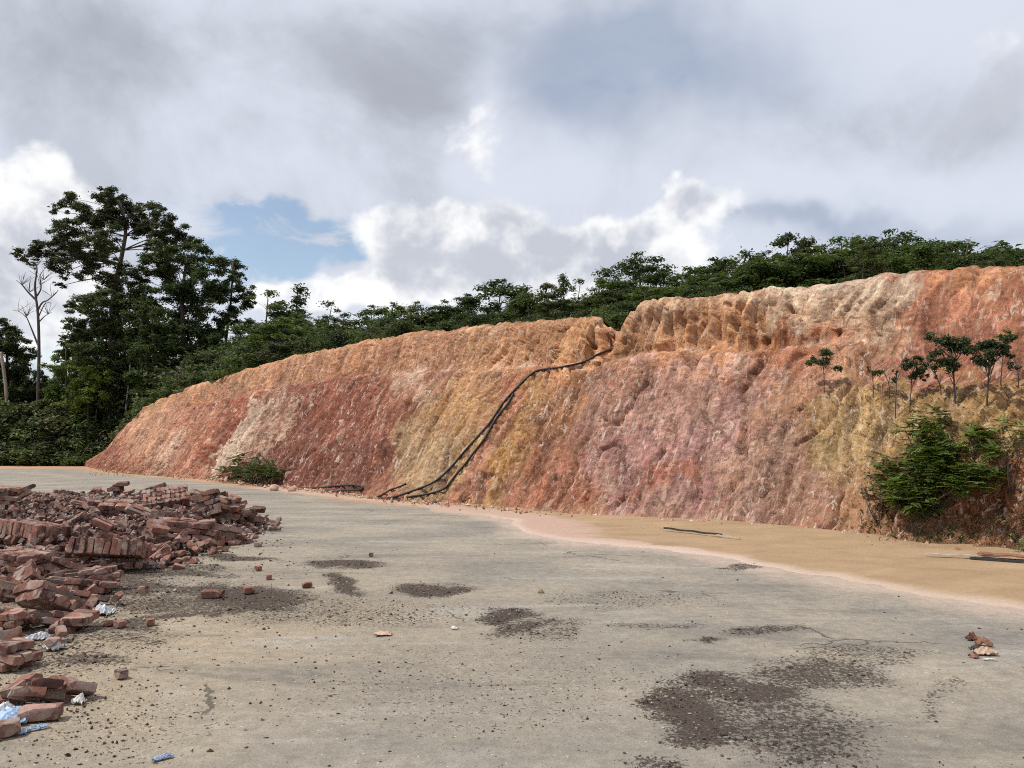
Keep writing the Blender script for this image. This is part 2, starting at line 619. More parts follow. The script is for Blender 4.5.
M = {
    'cliff': material('cliff_soil', m_cliff, .93, .15),
    'ground': material('worn_concrete', m_ground, .9, .2),
    'silt': material('dried_silt', m_silt, .8, .25),
    'hill': material('hill_soil', m_hill),
    'brick': material('red_brick', m_brick, .92, .15),
    'dust': material('shade_brick_dust', m_shade_dust),
    'mortar': material('mortar', m_mortar),
    'crumb': material('mortar_crumb', flat_mat((.20, .165, .14), (.46, .41, .36), 3), .95),
    'hose': material('black_rubber', flat_mat((.012, .012, .013), (.03, .028, .027), 3, .1), .55, .35),
    'bark': material('bark', flat_mat((.035, .028, .022), (.12, .10, .08), 3), .9),
    'pale_bark': material('pale_bark', flat_mat((.22, .17, .13), (.42, .34, .27), 2), .9),
    'dead_bark': material('dead_bark', flat_mat((.05, .042, .04), (.13, .11, .10), 3), .9),
    'white_bark': material('white_bark', flat_mat((.40, .38, .35), (.6, .58, .54), 2), .9),
    'leaf_dark': material('leaf_dark', m_leaf((.022, .040, .016), (.084, .115, .040)), .55, .35),
    'leaf_mid': material('leaf_mid', m_leaf((.034, .060, .018), (.125, .170, .046)), .6, .3),
    'leaf_olive': material('leaf_olive', m_leaf((.042, .052, .025), (.125, .13, .06)), .6, .3),
    'leaf_bright': material('leaf_bright', m_leaf((.055, .095, .017), (.20, .265, .05)), .6, .3),
    'leaf_dry': material('leaf_dry', m_leaf((.28, .20, .10), (.48, .36, .19)), .8, .1),
    'stone': material('pale_stone', flat_mat((.36, .22, .15), (.62, .46, .36), 14), .9),
    'plaster': material('white_plaster', flat_mat((.55, .53, .49), (.80, .78, .74), 10), .8),
    'plastic_white': material('white_plastic', flat_mat((.42, .44, .47), (.64, .66, .68), 9, .1), .4, .4),
    'plastic_blue': material('blue_plastic', flat_mat((.22, .33, .50), (.42, .54, .70), 9, .1), .4, .4),
    'wood': material('weathered_wood', flat_mat((.32, .27, .21), (.58, .52, .44), 12), .85),
    'rust': material('rusty_metal', flat_mat((.17, .075, .045), (.32, .17, .11), 7), .7),
    'dark_metal': material('dark_metal', flat_mat((.02, .018, .016), (.05, .045, .04), 7), .6, .4),
}

# ------------------------------------------------------------------ cliff
def polyline(pts, step):
    pts = np.array(pts, float)
    seg = np.r_[0, np.cumsum(np.linalg.norm(np.diff(pts, axis=0), axis=1))]
    s = np.arange(0, seg[-1], step)
    return np.stack([np.interp(s, seg, pts[:, i]) for i in range(pts.shape[1])], 1), s


def smooth1(a, n):
    k = np.hanning(n + 2)[1:-1]
    k /= k.sum()
    pad = n // 2
    b = np.pad(a, ((pad, n - 1 - pad), (0, 0)), mode='reflect', reflect_type='odd')
    return np.stack([np.convolve(b[:, i], k, 'valid') for i in range(a.shape[1])], 1)


base_px = [(84, 466.5), (100, 470), (130, 474), (200, 479), (270, 487), (320, 492), (380, 500), (480, 508), (560, 516), (640, 520),
           (720, 525), (800, 530), (860, 537), (910, 547), (960, 552), (1024, 558)]
base_w = [tuple(gpt(x, y))[:2] for x, y in base_px] + [(8.6, 8.6), (9.4, 5.5), (10.0, 1.0), (10.4, -6.0)]
BL, bs = polyline(base_w, .05)
BL = smooth1(BL, 41)
# sample spacing grows with distance
dist = np.linalg.norm(BL, axis=1)
dens = np.cumsum(1 / np.clip(dist, 9, 60))
NU = 1150
idx = np.interp(np.linspace(dens[0], dens[-1], NU), dens, np.arange(len(BL)))
B = np.stack([np.interp(idx, np.arange(len(BL)), BL[:, i]) for i in range(2)], 1)
S = np.interp(idx, np.arange(len(BL)), bs)
BLs = smooth1(BL, 301)
tg = np.gradient(BLs, axis=0)
tg /= np.linalg.norm(tg, axis=1)[:, None]
nrm = np.stack([-tg[:, 1], tg[:, 0]], 1)
nrm = np.stack([np.interp(idx, np.arange(len(BL)), nrm[:, i]) for i in range(2)], 1)
nrm[:, 1] = np.maximum(nrm[:, 1], .05)
nrm[:, 0] = np.maximum(nrm[:, 0], .5)
nrm /= np.linalg.norm(nrm, axis=1)[:, None]
crest_px = np.array([(60, 467), (85, 461.5), (100, 453), (115, 443), (128, 431), (138, 417), (150, 405), (170, 396), (200, 385), (240, 372), (300, 355), (360, 342),
                     (410, 332), (470, 325), (540, 318), (585, 315), (603, 316), (607, 322), (616, 320), (624, 325), (629, 318), (636, 309), (645, 305.5), (675, 299), (700, 297),
                     (760, 288), (830, 283), (870, 277), (900, 275), (930, 271), (960, 268), (975, 266), (985, 269), (1000, 265), (1024, 262), (1100, 258), (2000, 240)])
SET = 4.6 * sstep(S, -1.0, 13.0) ** .8
C = B + nrm * SET[:, None]
Zc = np.full(NU, 5.0)
for _ in range(6):
    px, _py = project(np.c_[C, Zc])
    yy = np.interp(px, crest_px[:, 0], crest_px[:, 1])
    Zc = np.array([at(a, b, c).z for a, b, c in zip(px, yy, C[:, 1])])
    Zc = np.where((px > 1300) | (C[:, 1] < 9), 5.4, Zc)
Zc = np.maximum(Zc, .02)
pxb, _ = project(np.c_[B, np.zeros(NU)])
NV = 300
vk = [0, .04, .30, .60, .66, .90, 1.0]
kA = ([0, .08, .33, .60, .745, .88, 1.0], [0, .04, .36, .70, .72, .965, 1.0])
kR = ([0, .09, .28, .45, .72, .92, 1.0], [0, .06, .30, .50, .565, .96, 1.0])
vv = np.linspace(0, 1, NV)


def prof(k):
    a = np.interp(vv, vk, k)
    q = np.convolve(np.pad(a, 7, mode='reflect', reflect_type='odd'), np.ones(15) / 15, 'valid')
    return q


hA, zA, hR, zR = prof(kA[0]), prof(kA[1]), prof(kR[0]), prof(kR[1])
wR = sstep(pxb, 770, 850)[None, :]
Hh = hA[:, None] * (1 - wR) + hR[:, None] * wR
Hz = zA[:, None] * (1 - wR) + zR[:, None] * wR
CX = B[None, :, 0] + (C - B)[None, :, 0] * Hh
CY = B[None, :, 1] + (C - B)[None, :, 1] * Hh
CZ = Zc[None, :] * Hz - .03
P0 = np.stack([CX, CY, CZ], -1)
du = np.gradient(P0, axis=1)
dv = np.gradient(P0, axis=0)
N0 = np.cross(du, dv)
N0 /= np.linalg.norm(N0, axis=-1)[..., None] + 1e-9
if N0[NV // 2, NU // 2, 1] > 0:
    N0 = -N0
Pf = P0.reshape(-1, 3)
Sg = np.broadcast_to(S[None, :], (NV, NU)).ravel()
Vg = np.broadcast_to(vv[:, None], (NV, NU)).ravel()
PX, PY = project(Pf)
warp = np.stack([fbm(Pf * .5, 3, 50), fbm(Pf * .5, 3, 60), fbm(Pf * .5, 3, 70)], 1)
fl = np.stack([Sg, Vg * 5.5, np.zeros_like(Sg)], 1) + warp * .35        # along the wall / up the wall
upper = sstep(Vg, .64, .70)
lowm = 1 - upper
d = .26 * fbm(Pf * .30, 3, 1)
fw = fl + warp * .25
# big broken buttresses, then blocks drawn out down the fall line
w1, w2, cidL = worley(fw * np.array([.75, .42, 1]) + 4.1, 2)
d += .13 * (cidL - .5) * sstep(w2 - w1, 0, .30)
w1, w2, cid = worley(fw * np.array([2.6, 1.0, 1]), 3)
d += .050 * (cid - .5) * sstep(w2 - w1, 0, .16) - .03 * (1 - sstep(w2 - w1, 0, .08))
x1, x2, cid2 = worley(fw * np.array([7.0, 2.8, 1]) + warp * .5, 4)
d += .030 * (cid2 - .5) * sstep(x2 - x1, 0, .16) - .018 * (1 - sstep(x2 - x1, 0, .10))
y1, y2, cid3 = worley(Pf * 13 + warp * 2, 14)
d += .018 * (cid3 - .5) * sstep(y2 - y1, 0, .16)
# rills down the face
rid = np.abs(noise3(fw * np.array([1.3, .13, 1]), 5))
d -= .15 * (1 - np.clip(rid * 11, 0, 1)) * (.35 + .65 * lowm)
rid2 = np.abs(noise3(fw * np.array([3.6, .26, 1]), 6))
d -= .06 * (1 - np.clip(rid2 * 8, 0, 1)) * (.35 + .65 * lowm)
# flutes of the upper band, strongest round the gully
ff = fw * np.array([3.3, .62, 1])
flu = np.abs(noise3(ff, 8)) + .5 * np.abs(noise3(ff * np.array([2.3, 1.6, 1]) + 3, 9))
fm = upper * (.28 + .80 * np.exp(-((PX - 650) / 170.) ** 2)) * sstep(1 - Vg, .02, .17)
d += fm * (.34 * np.clip(flu * 2.0, 0, 1) - .2)
hb = worley(fw * np.array([2.6, 1.9, 1]) + 1.3, 19)[0]
d -= .30 * (1 - sstep(hb, .14, .30)) * upper * (1 - sstep(Vg, .80, .88)) * sstep(PX, 470, 560) * (1 - sstep(PX, 840, 900))
d += .024 * fbm(Pf * 4.5, 4, 21, .6) + .010 * fbm(Pf * 13, 2, 23)
# bucket-tooth grooves, each pass at its own slant
gr = np.sin(6.283 * (Sg * (5.5 + 2 * cidL) + Vg * 5.5 * (cidL - .5) * 2.4 + warp[:, 0] * 1.2))
gm_ = sstep(fbm(fl * np.array([.6, .5, 1]) + 9, 3, 40), -.15, .25) * lowm
d += .022 * gr * gm_
# gully below the notch
gx = PX - (618 - (PY - 320) * .62)
gul = np.exp(-(gx / 9.0) ** 2) * sstep(Vg, .66, .80)
d -= .55 * gul
# dark scoop over the ledge at right
d -= .35 * np.exp(-((PX - 838) / 22.) ** 2 - ((PY - 362) / 22.) ** 2)
d += .22 * sstep(fbm(np.stack([Sg * .9, Sg * 0, Sg * 0], 1), 3, 61), -.1, .5) * np.exp(-(Vg / .075) ** 2)
amp = sstep(Vg, 0, .035) * .9 + .1
amp = amp * sstep(Sg, 0, 8) * (1 - .55 * sstep(Vg, .955, 1.0))
d *= amp
PC = Pf + N0.reshape(-1, 3) * d[:, None]
PC[:, 2] = np.maximum(PC[:, 2], -.05)
# crest raggedness
PC[:, 2] += .13 * fbm(np.stack([Sg * 1.3, Sg * 0, Sg * 0], 1), 5, 33, .65) * sstep(Vg, .9, 1.0) * sstep(Sg, 4, 14)


def paint(col, items, X, Y, wx, wy):
    for x, y, rx, ry, tilt, c, k in items:
        t = R(tilt)
        a = (X + wx - x) * math.cos(t) + (Y + wy - y) * math.sin(t)
        b = -(X + wx - x) * math.sin(t) + (Y + wy - y) * math.cos(t)
        q = np.sqrt((a / rx) ** 2 + (b / ry) ** 2)
        m = (1 - sstep(q, .84, 1.06)) * k
        col = col * (1 - m[:, None]) + np.array(c)[None] * m[:, None]
    return col


red, orange, tan = (.285, .112, .074), (.49, .255, .138), (.46, .32, .19)
pink, maroon, cream, ochre = (.46, .28, .215), (.205, .088, .066), (.62, .49, .385), (.47, .28, .115)
warp2 = np.stack([fbm(Pf * 1.3, 6, 81, .65), fbm(Pf * 1.3, 6, 87, .65)], 1) * 1.25
col = np.tile(np.array((.42, .215, .145)), (len(Pf), 1))
items = [
    (110, 455, 70, 60, 0, red, .8), (180, 440, 62, 50, 0, (.44, .22, .15), .8), (235, 440, 26, 60, 30, red, .8), (205, 455, 14, 30, 30, red, .6),
    (320, 440, 78, 70, 10, maroon, .85), (350, 400, 50, 45, 30, red, .7), (290, 480, 60, 30, 0, maroon, .6),
    (150, 425, 22, 34, 30, (.50, .30, .20), .7), (165, 455, 8, 26, 35, cream, .6),
    (246, 430, 10, 64, 36, cream, .9), (278, 428, 5, 50, 38, cream, .55), (262, 425, 20, 44, 36, (.48, .31, .23), .4),
    (300, 375, 130, 15, -16, red, .5),
    (440, 440, 46, 66, 24, (.44, .30, .17), .85), (420, 470, 30, 40, 30, (.40, .29, .19), .7), (470, 400, 34, 40, 30, (.50, .30, .16), .7),
    (430, 355, 36, 24, 0, (.28, .13, .09), .75), (412, 380, 16, 24, 20, cream, .45), (395, 405, 30, 24, 20, (.27, .12, .08), .6), (485, 345, 24, 22, 25, (.50, .34, .22), .6),
    (540, 345, 76, 34, 0, orange, .8), (580, 345, 30, 34, 20, (.55, .29, .15), .6),
    (540, 430, 34, 58, 25, ochre, .4), (500, 478, 12, 46, 22, ochre, .8), (530, 405, 10, 36, 30, ochre, .55),
    (600, 445, 66, 70, 20, (.37, .205, .15), .8), (690, 450, 112, 78, 0, (.375, .222, .20), .92), (640, 400, 90, 32, 0, pink, .6), (560, 480, 40, 34, 0, (.38, .17, .11), .6),
    (565, 415, 14, 30, 24, orange, .6), (660, 480, 30, 24, 0, (.42, .17, .10), .5),
    (720, 362, 120, 13, -2, (.58, .37, .30), .65), (700, 330, 100, 34, -6, orange, .75), (700, 300, 110, 14, -6, cream, .45), (770, 330, 34, 34, 0, (.50, .24, .11), .6),
    (790, 430, 62, 80, 0, (.43, .24, .18), .75), (770, 480, 60, 50, 0, (.42, .27, .20), .6), (790, 400, 40, 30, 0, (.46, .28, .18), .6),
    (830, 300, 84, 34, -4, cream, .75), (860, 340, 60, 40, 0, (.50, .32, .22), .7), (800, 345, 40, 22, 0, (.45, .20, .12), .5), (880, 300, 30, 44, 20, cream, .5),
    (990, 305, 90, 56, -10, (.42, .20, .128), .8), (960, 350, 60, 34, 0, (.36, .175, .125), .7), (935, 370, 60, 16, 0, (.42, .19, .13), .5), (985, 275, 60, 14, -3, orange, .6),
    (930, 430, 120, 42, 0, (.43, .29, .14), .9), (850, 430, 40, 60, 0, (.44, .30, .16), .8), (990, 400, 60, 30, 0, (.43, .28, .14), .8), (850, 500, 30, 40, 0, (.42, .26, .15), .7),
    (1000, 490, 70, 34, 0, (.27, .115, .06), .75), (940, 535, 90, 14, 6, (.24, .15, .085), .7), (700, 517, 170, 9, 2, (.42, .27, .20), .6),
    (1080, 480, 60, 80, 0, (.35, .2, .1), .8),
]
wamp = 14 + 10 * (PX > 600)
col = paint(col, items, PX, PY, warp2[:, 0] * wamp * 1.6, warp2[:, 1] * wamp * 1.3)
cr = sstep(Vg, .86, .97) * (1 - sstep(PX, 380, 460)) * .85
col = col * (1 - cr[:, None]) + np.array((.50, .235, .105))[None] * cr[:, None]
tanc = sstep(Vg, .93, .99) * (1 - sstep(PX, 200, 300)) * .7
col = col * (1 - tanc[:, None]) + np.array((.50, .32, .14))[None] * tanc[:, None]
# fall-line streaking and broken blocks of paler and redder soil
stk = fbm(fl * np.array([2.6, .35, 1]), 5, 91, .6)
col *= (1 + .30 * stk)[:, None]
bl = np.exp(-((Vg - .655 + .02 * warp[:, 1]) / .022) ** 2) * (1 - wR.repeat(NV, 0).ravel()) * sstep(PX, 180, 260) * sstep(fbm(fl * np.array([1.1, .5, 1]) + 27, 4, 105, .6), -.1, .3)
col = col * (1 - .7 * bl[:, None]) + np.array((.62, .45, .36)) * .7 * bl[:, None]  # pale band painted in as light caught by the bench edge
brk = sstep(fbm(fl * np.array([.8, .6, 1]) + 17, 4, 103, .6), -.35, .15)
ub = upper * (1 - wR.repeat(NV, 0).ravel()) * .62 * (1 - .8 * sstep(PX, 730, 790)) * (.5 + .5 * brk)
col = col * (1 - ub[:, None]) + np.array((.50, .30, .18)) * ub[:, None]
blk = cid[:, None]
col = col * (.88 + .26 * cidL[:, None]) * (.88 + .26 * blk) * (.84 + .34 * cid2[:, None]) * (.82 + .38 * cid3[:, None])
hue = fbm(fl * np.array([.5, .35, 1]) + 31, 4, 99, .6)[:, None]
col = col * (1 + hue * np.array([[.08, .16, .24]]))
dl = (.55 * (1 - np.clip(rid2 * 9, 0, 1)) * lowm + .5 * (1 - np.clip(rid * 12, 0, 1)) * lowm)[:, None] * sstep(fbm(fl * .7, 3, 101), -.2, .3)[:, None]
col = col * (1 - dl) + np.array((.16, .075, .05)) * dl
pale = (sstep(fbm(fl * np.array([3.6, .9, 1]), 5, 95, .65), .18, .42) * .50)[:, None]
col = col * (1 - pale) + np.array((.60, .45, .35)) * pale
redm = (sstep(fbm(fl * np.array([2.0, .6, 1]) + 7, 5, 97, .65), .28, .55) * .34)[:, None]
col = col * (1 - redm) + np.array((.25, .10, .062)) * redm
ce = .30 * np.exp(-(((PX - 720) - (PY - 430) * 1.0) / 2.2) ** 2) * (np.abs(PY - 425) < 40)
col = col * (1 - ce[:, None])
lum = col @ np.array((.3, .5, .2))
col = lum[:, None] * .05 + col * .95
col = .30 * (col / .30) ** 1.24
rim_ = sstep(Vg, .975, .995) * sstep(fbm(fl * np.array([1.2, 1, 1]) + 41, 4, 107, .65), -.25, .25) * sstep(PX, 330, 420) * .55
col = col * (1 - rim_[:, None]) + np.array((.14, .085, .05)) * rim_[:, None]
col = np.clip(col * np.array((.80, .835, .82)), .025, .70)
cme = mesh_np('cliff', PC, grid_faces(NV, NU), M['cliff'], True, {'Col': col, 'Flow': np.c_[Sg, Vg * 5.5, np.zeros_like(Sg)]})
cliff = tag(link('cliff', cme), 'bare cut earth cliff in red orange and cream soil', 'cliff', kind='structure')
BV = BVHTree.FromPolygons([tuple(v) for v in PC[:].tolist()], grid_faces(NV, NU).tolist())
CRTOP = PC.reshape(NV, NU, 3)[-1]

# ------------------------------------------------------------------ hill behind the crest
slope = np.interp(pxb, [90, 250, 420, 560, 700, 860, 1000], [-.03, .0, .05, .065, .08, .10, .11])
bd = np.array([0, .4, .9, 1.6, 2.6, 4, 6, 9, 13, 18, 24, 32, 42, 55, 75, 110, 170])
cs = np.arange(0, NU, 4)
HP = []
for b in bd:
    q = CRTOP[cs].copy()
    q[:, :2] += nrm[cs] * b
    rise = np.where(b < 40, b, 40 + (b - 40) * .3)
    q[:, 2] += slope[cs] * rise - .40 * (0 if b == 0 else math.exp(-((b - 1.2) / 1.3) ** 2))
    if b > .5:
        q[:, 2] += .12 * fbm(q * .5, 3, 44)
    q[:, 2] = np.maximum(q[:, 2], -.3 if b > 0 else -9)
    HP.append(q)
HP = np.array(HP)
hme = mesh_np('hill', HP.reshape(-1, 3), grid_faces(len(bd), len(cs)), M['hill'], True)
tag(link('hill', hme), 'soil slope under the trees behind the cliff top', 'hill', kind='structure')
HBV = BVHTree.FromPolygons(HP.reshape(-1, 3).tolist(), grid_faces(len(bd), len(cs)).tolist())


def hill_z(x, y):
    for bv in (HBV, BV):
        r = bv.ray_cast(Vector((x, y, 80)), Vector((0, 0, -1)))
        if r[0] is not None:
            return max(r[0].z, 0)
    return 0.0


def on_cliff(x, y):
    r = BV.ray_cast(Vector((0, 0, EYE)), pxdir(x, y).normalized())
    return (r[0], r[1] if r[1].y < 0 else -r[1]) if r[0] is not None else (gpt(x, y), Vector((0, 0, 1)))


# ------------------------------------------------------------------ ground
def spread(a, b, n, p):
    t = np.linspace(0, 1, n)
    return a + (b - a) * t ** p


gx_ = np.r_[-np.geomspace(2500, 40, 14)[:-1], -np.linspace(40, 16, 60)[:-1], np.linspace(-16, 14, 430), np.geomspace(14.5, 2500, 24)]
gy_ = np.r_[-np.geomspace(2500, 2, 14), np.linspace(-1.5, 2, 8), np.geomspace(2.05, 75, 520), np.geomspace(80, 2500, 14)]
GX, GY = np.meshgrid(gx_, gy_)
GP = np.stack([GX.ravel(), GY.ravel(), np.zeros(GX.size)], 1)
near = np.exp(-np.hypot(GP[:, 0], GP[:, 1]) / 60)
GP[:, 2] = .010 * fbm(GP * .5, 3, 2) * near + .004 * fbm(GP * 4, 3, 3) * near
gpx, gpy = project(GP)
gpx = np.where(GP[:, 1] > 1, gpx, -9999)
gw = np.stack([fbm(GP * 1.5, 4, 12, .6), fbm(GP * 1.5, 4, 17, .6)], 1)
dark = np.zeros(len(GP))
sc_ = np.clip((gpy - HZ) / 150, .1, 2)
for x, y, rx, ry, tilt, k in [
    (345, 564, 44, 4, 0, .62), (343, 584, 20, 9, 20, .70), (432, 590, 40, 7, 0, .70), (240, 596, 66, 13, 4, .72), (165, 604, 60, 8, 0, .52), (170, 572, 70, 4, 3, .54), (130, 592, 40, 4, 0, .55), (200, 612, 60, 4, -5, .5), (135, 640, 50, 5, 6, .42), (185, 565, 50, 3, 6, .5),
    (505, 616, 26, 7, -6, .66), (525, 628, 40, 8, -8, .55), (560, 630, 40, 8, -10, .36), (700, 640, 22, 3, 0, .55), (760, 630, 44, 5, -4, .44), (660, 626, 40, 4, 0, .34),
    (690, 716, 40, 24, 15, .64), (740, 690, 60, 17, 10, .62), (820, 675, 70, 16, 4, .50), (650, 765, 22, 12, 0, .45), (770, 725, 100, 34, 10, .42), (870, 655, 60, 9, 0, .34),
    (300, 610, 150, 14, 2, .32), (120, 640, 70, 20, 0, .30), (620, 600, 90, 9, 0, .28), (745, 567, 26, 3, -6, .5), (380, 610, 120, 10, 0, .26), (120, 590, 60, 12, 0, .3),
    (60, 560, 120, 50, 0, .58), (215, 556, 60, 3, 4, .62), (150, 586, 50, 3, 2, .6), (112, 626, 34, 5, 0, .58), (165, 616, 60, 4, -4, .58), (90, 660, 40, 6, 0, .5), (60, 640, 60, 40, 0, .34), (480, 690, 200, 50, 0, .17), (100, 720, 120, 40, 0, .18), (930, 700, 40, 12, -50, .3)]:
    t = R(tilt)
    wx, wy = gw[:, 0] * 26 * sc_, gw[:, 1] * 9 * sc_
    a = (gpx + wx - x) * math.cos(t) + (gpy + wy - y) * math.sin(t)
    b = -(gpx + wx - x) * math.sin(t) + (gpy + wy - y) * math.cos(t)
    q = np.sqrt((a / rx) ** 2 + (b / ry) ** 2)
    dark = np.maximum(dark, (1 - sstep(q, .55, 1.6)) * min(k * 1.12, .74))
warm = np.clip(np.exp(-((gpx - 200) / 260) ** 2 - ((gpy - 620) / 60) ** 2) * .65 + np.exp(-((gpx - 60) / 160) ** 2 - ((gpy - 700) / 70) ** 2) * .6, 0, 1)
orng = sstep(GP[:, 1] + gw[:, 0] * 3, 54, 60)
# distance to the cliff foot
from mathutils.kdtree import KDTree
kd = KDTree(len(BL))
for i, q in enumerate(BL):
    kd.insert((q[0], q[1], 0), i)
kd.balance()
dcl = np.full(len(GP), 99.0)
sel = np.where((GP[:, 1] > 0) & (GP[:, 1] < 75) & (np.abs(GP[:, 0]) < 40))[0]
for i in sel:
    dcl[i] = kd.find((GP[i, 0], GP[i, 1], 0))[2]
ln = sstep(GP[:, 1], 22, 30)
orng = np.maximum(orng, (1 - sstep(dcl + gw[:, 0] * .8, .4, 1.5)) * .8)
# silt washed out along the foot of the cliff
edge_px = [(250, 488), (300, 494), (360, 500), (420, 507), (470, 514), (510, 521), (525, 533), (560, 541), (610, 545), (660, 549), (700, 556), (760, 567), (820, 578), (890, 589), (960, 601), (1024, 613), (1200, 640)]
ew, es = polyline([tuple(gpt(x, y))[:2] for x, y in edge_px], .1)
ew = smooth1(ew, 9)
ke = KDTree(len(ew))
for i, q in enumerate(ew):
    ke.insert((q[0], q[1], 0), i)
ke.balance()
wash = np.zeros(len(GP))
for i in sel:
    if dcl[i] < 7:
        wash[i] = ke.find((GP[i, 0], GP[i, 1], 0))[2]
    else:
        wash[i] = 9
wash = np.where(np.isin(np.arange(len(GP)), sel), 1 - sstep(wash + gw[:, 0] * .5, .0, .75), 0) * (gpx > 430)
gme = mesh_np('ground', GP, grid_faces(len(gy_), len(gx_)), M['ground'], True, {'dark': dark, 'warm': warm, 'orange': orng, 'wash': wash})
tag(link('ground', gme), 'worn grey concrete yard with dark dirt stains', 'ground', kind='structure')

NE = 420
ei = np.linspace(0, len(ew) - 1, NE)
E = np.stack([np.interp(ei, np.arange(len(ew)), ew[:, i]) for i in range(2)], 1)
Bm = np.zeros_like(E)
for i, q in enumerate(E):
    j = kd.find((q[0], q[1], 0))[1]
    Bm[i] = BL[j]
Bm = smooth1(Bm, 61)
kk = np.linspace(0, 1, 40)
E2 = E + (E - Bm) / (np.linalg.norm(E - Bm, axis=1)[:, None] + 1e-6) * .25
Bi = Bm - (E - Bm) / (np.linalg.norm(E - Bm, axis=1)[:, None] + 1e-6) * .5
SP = E2[None] * (1 - kk[:, None, None]) + Bi[None] * kk[:, None, None]
SP = np.concatenate([SP, np.zeros(SP.shape[:2] + (1,))], -1).reshape(-1, 3)
wid = np.linalg.norm(E2 - Bi, axis=1)
de = (kk[:, None] * wid[None]).ravel()
ed_ = de - .25 + .34 * fbm(SP * 1.1, 5, 71, .6)
SP[:, 2] = -.02 + .035 * sstep(ed_, -.15, .35) + .05 * sstep(kk.repeat(NE), .5, 1.0) + .006 * fbm(SP * 3, 3, 72) + .006
spx, spy = project(SP)
pk = np.where(spx < 480, .9, 1.15 * np.exp(-((spx - 480) / 130.) ** 2)) * (1 - .75 * sstep(kk.repeat(NE), .45, .8) * (spx > 450)) + .7 * (1 - sstep(ed_, .25, .7)) * (1 - sstep(spx, 690, 760))
rim = (1 - sstep(ed_, .05, .50)) * .8 + .3 * np.exp(-((spx - 700) / 80) ** 2) * (1 - sstep(ed_, .1, .6))
rim = np.clip(rim, 0, 1) * sstep(spx, 440, 520)
sme = mesh_np('silt_bank', SP, grid_faces(40, NE), M['silt'], True, {'pink': pk, 'rim': rim})
tag(link('silt_bank', sme), 'smooth tan and pink silt washed along the cliff foot', 'silt', kind='structure')

# ------------------------------------------------------------------ foliage
def leaf_quads(c, nrm_, L, W, rng):
    n = len(c)
    t = rng.normal(size=(n, 3))
    t -= nrm_ * (t * nrm_).sum(1)[:, None]
    t /= np.linalg.norm(t, axis=1)[:, None] + 1e-9
    b = np.cross(nrm_, t)
    L = L[:, None]
    W = W[:, None]
    dn = nrm_ * L * .12
    V = np.stack([c - t * L * .5 - dn, c + b * W * .5, c + t * L * .5 - dn, c - b * W * .5], 1)
    return V.reshape(-1, 3)


def clump_leaves(clumps, per, size, rng, aspect=.55, upw=.8):
    """clumps: (centre, (rx, ry, rz)); leaves through each volume, denser on the upper shell"""
    Cs, Ns = [], []
    for c, r in clumps:
        r = np.array(r, float)
        k = max(6, int(per * (r[0] * r[1] * r[2]) ** (2 / 3)))
        q = rng.normal(size=(k, 3))
        q /= np.linalg.norm(q, axis=1)[:, None]
        q[:, 2] = np.where((q[:, 2] < -.2) & (rng.random(k) < .6), -q[:, 2] * .6, q[:, 2])
        rad = rng.random(k) ** .38 * (1 + .25 * rng.normal(size=k) * .6)
        # lumpy: gather leaves into a few sprays
        sp = rng.integers(0, 9, k)
        sc = rng.normal(size=(9, 3)) * .42
        p = q * rad[:, None] * .72 + sc[sp] * .5
        Cs.append(np.array(c)[None] + p * r[None])
        nn = q * .45 + np.array((0, 0, upw)) + rng.normal(size=(k, 3)) * .42
        Ns.append(nn / np.linalg.norm(nn, axis=1)[:, None])
    Cs, Ns = np.concatenate(Cs), np.concatenate(Ns)
    L = size * (.65 + .7 * rng.random(len(Cs)))
    V = leaf_quads(Cs, Ns, L, L * aspect, rng)
    return V


def crown_mesh(name, V, mat):
    return mesh_np(name, V, np.arange(len(V)).reshape(-1, 4), mat, False)


def wood_mesh(name, trunk, r0, r1, clumps, mat, rng, limb_from=.35, every=1, lr=.28):
    mb = MB()
    path = spline(trunk, 14)
    n = len(path)
    mb.tube(path, [r0 + (r1 - r0) * (i / (n - 1)) ** .8 for i in range(n)], 7)
    H = path[-1].z - path[0].z
    for k, (c, r) in enumerate(clumps):
        if k % every:
            continue
        c = Vector(c)
        # the point of the trunk a little lower than the clump
        z = c.z - .35 * (Vector((c.x, c.y, 0)) - Vector((path[-1].x, path[-1].y, 0))).length - .3 * r[2]
        f = (z - path[0].z) / max(H, .01)
        f = min(max(f, limb_from), .97)
        a = path[min(int(f * (n - 1)), n - 1)]
        ra = (r0 + (r1 - r0) * f ** .8) * (lr + .2 * rng.random())
        mid = a.lerp(c, .5) + Vector((rng.normal() * .12, rng.normal() * .12, .10)) * (c - a).length * .5
        mb.tube(spline([a, mid, c], 6), [ra * (1 - .15 * i) for i in range(6)], 5)
    return mb.mesh(name, mat)


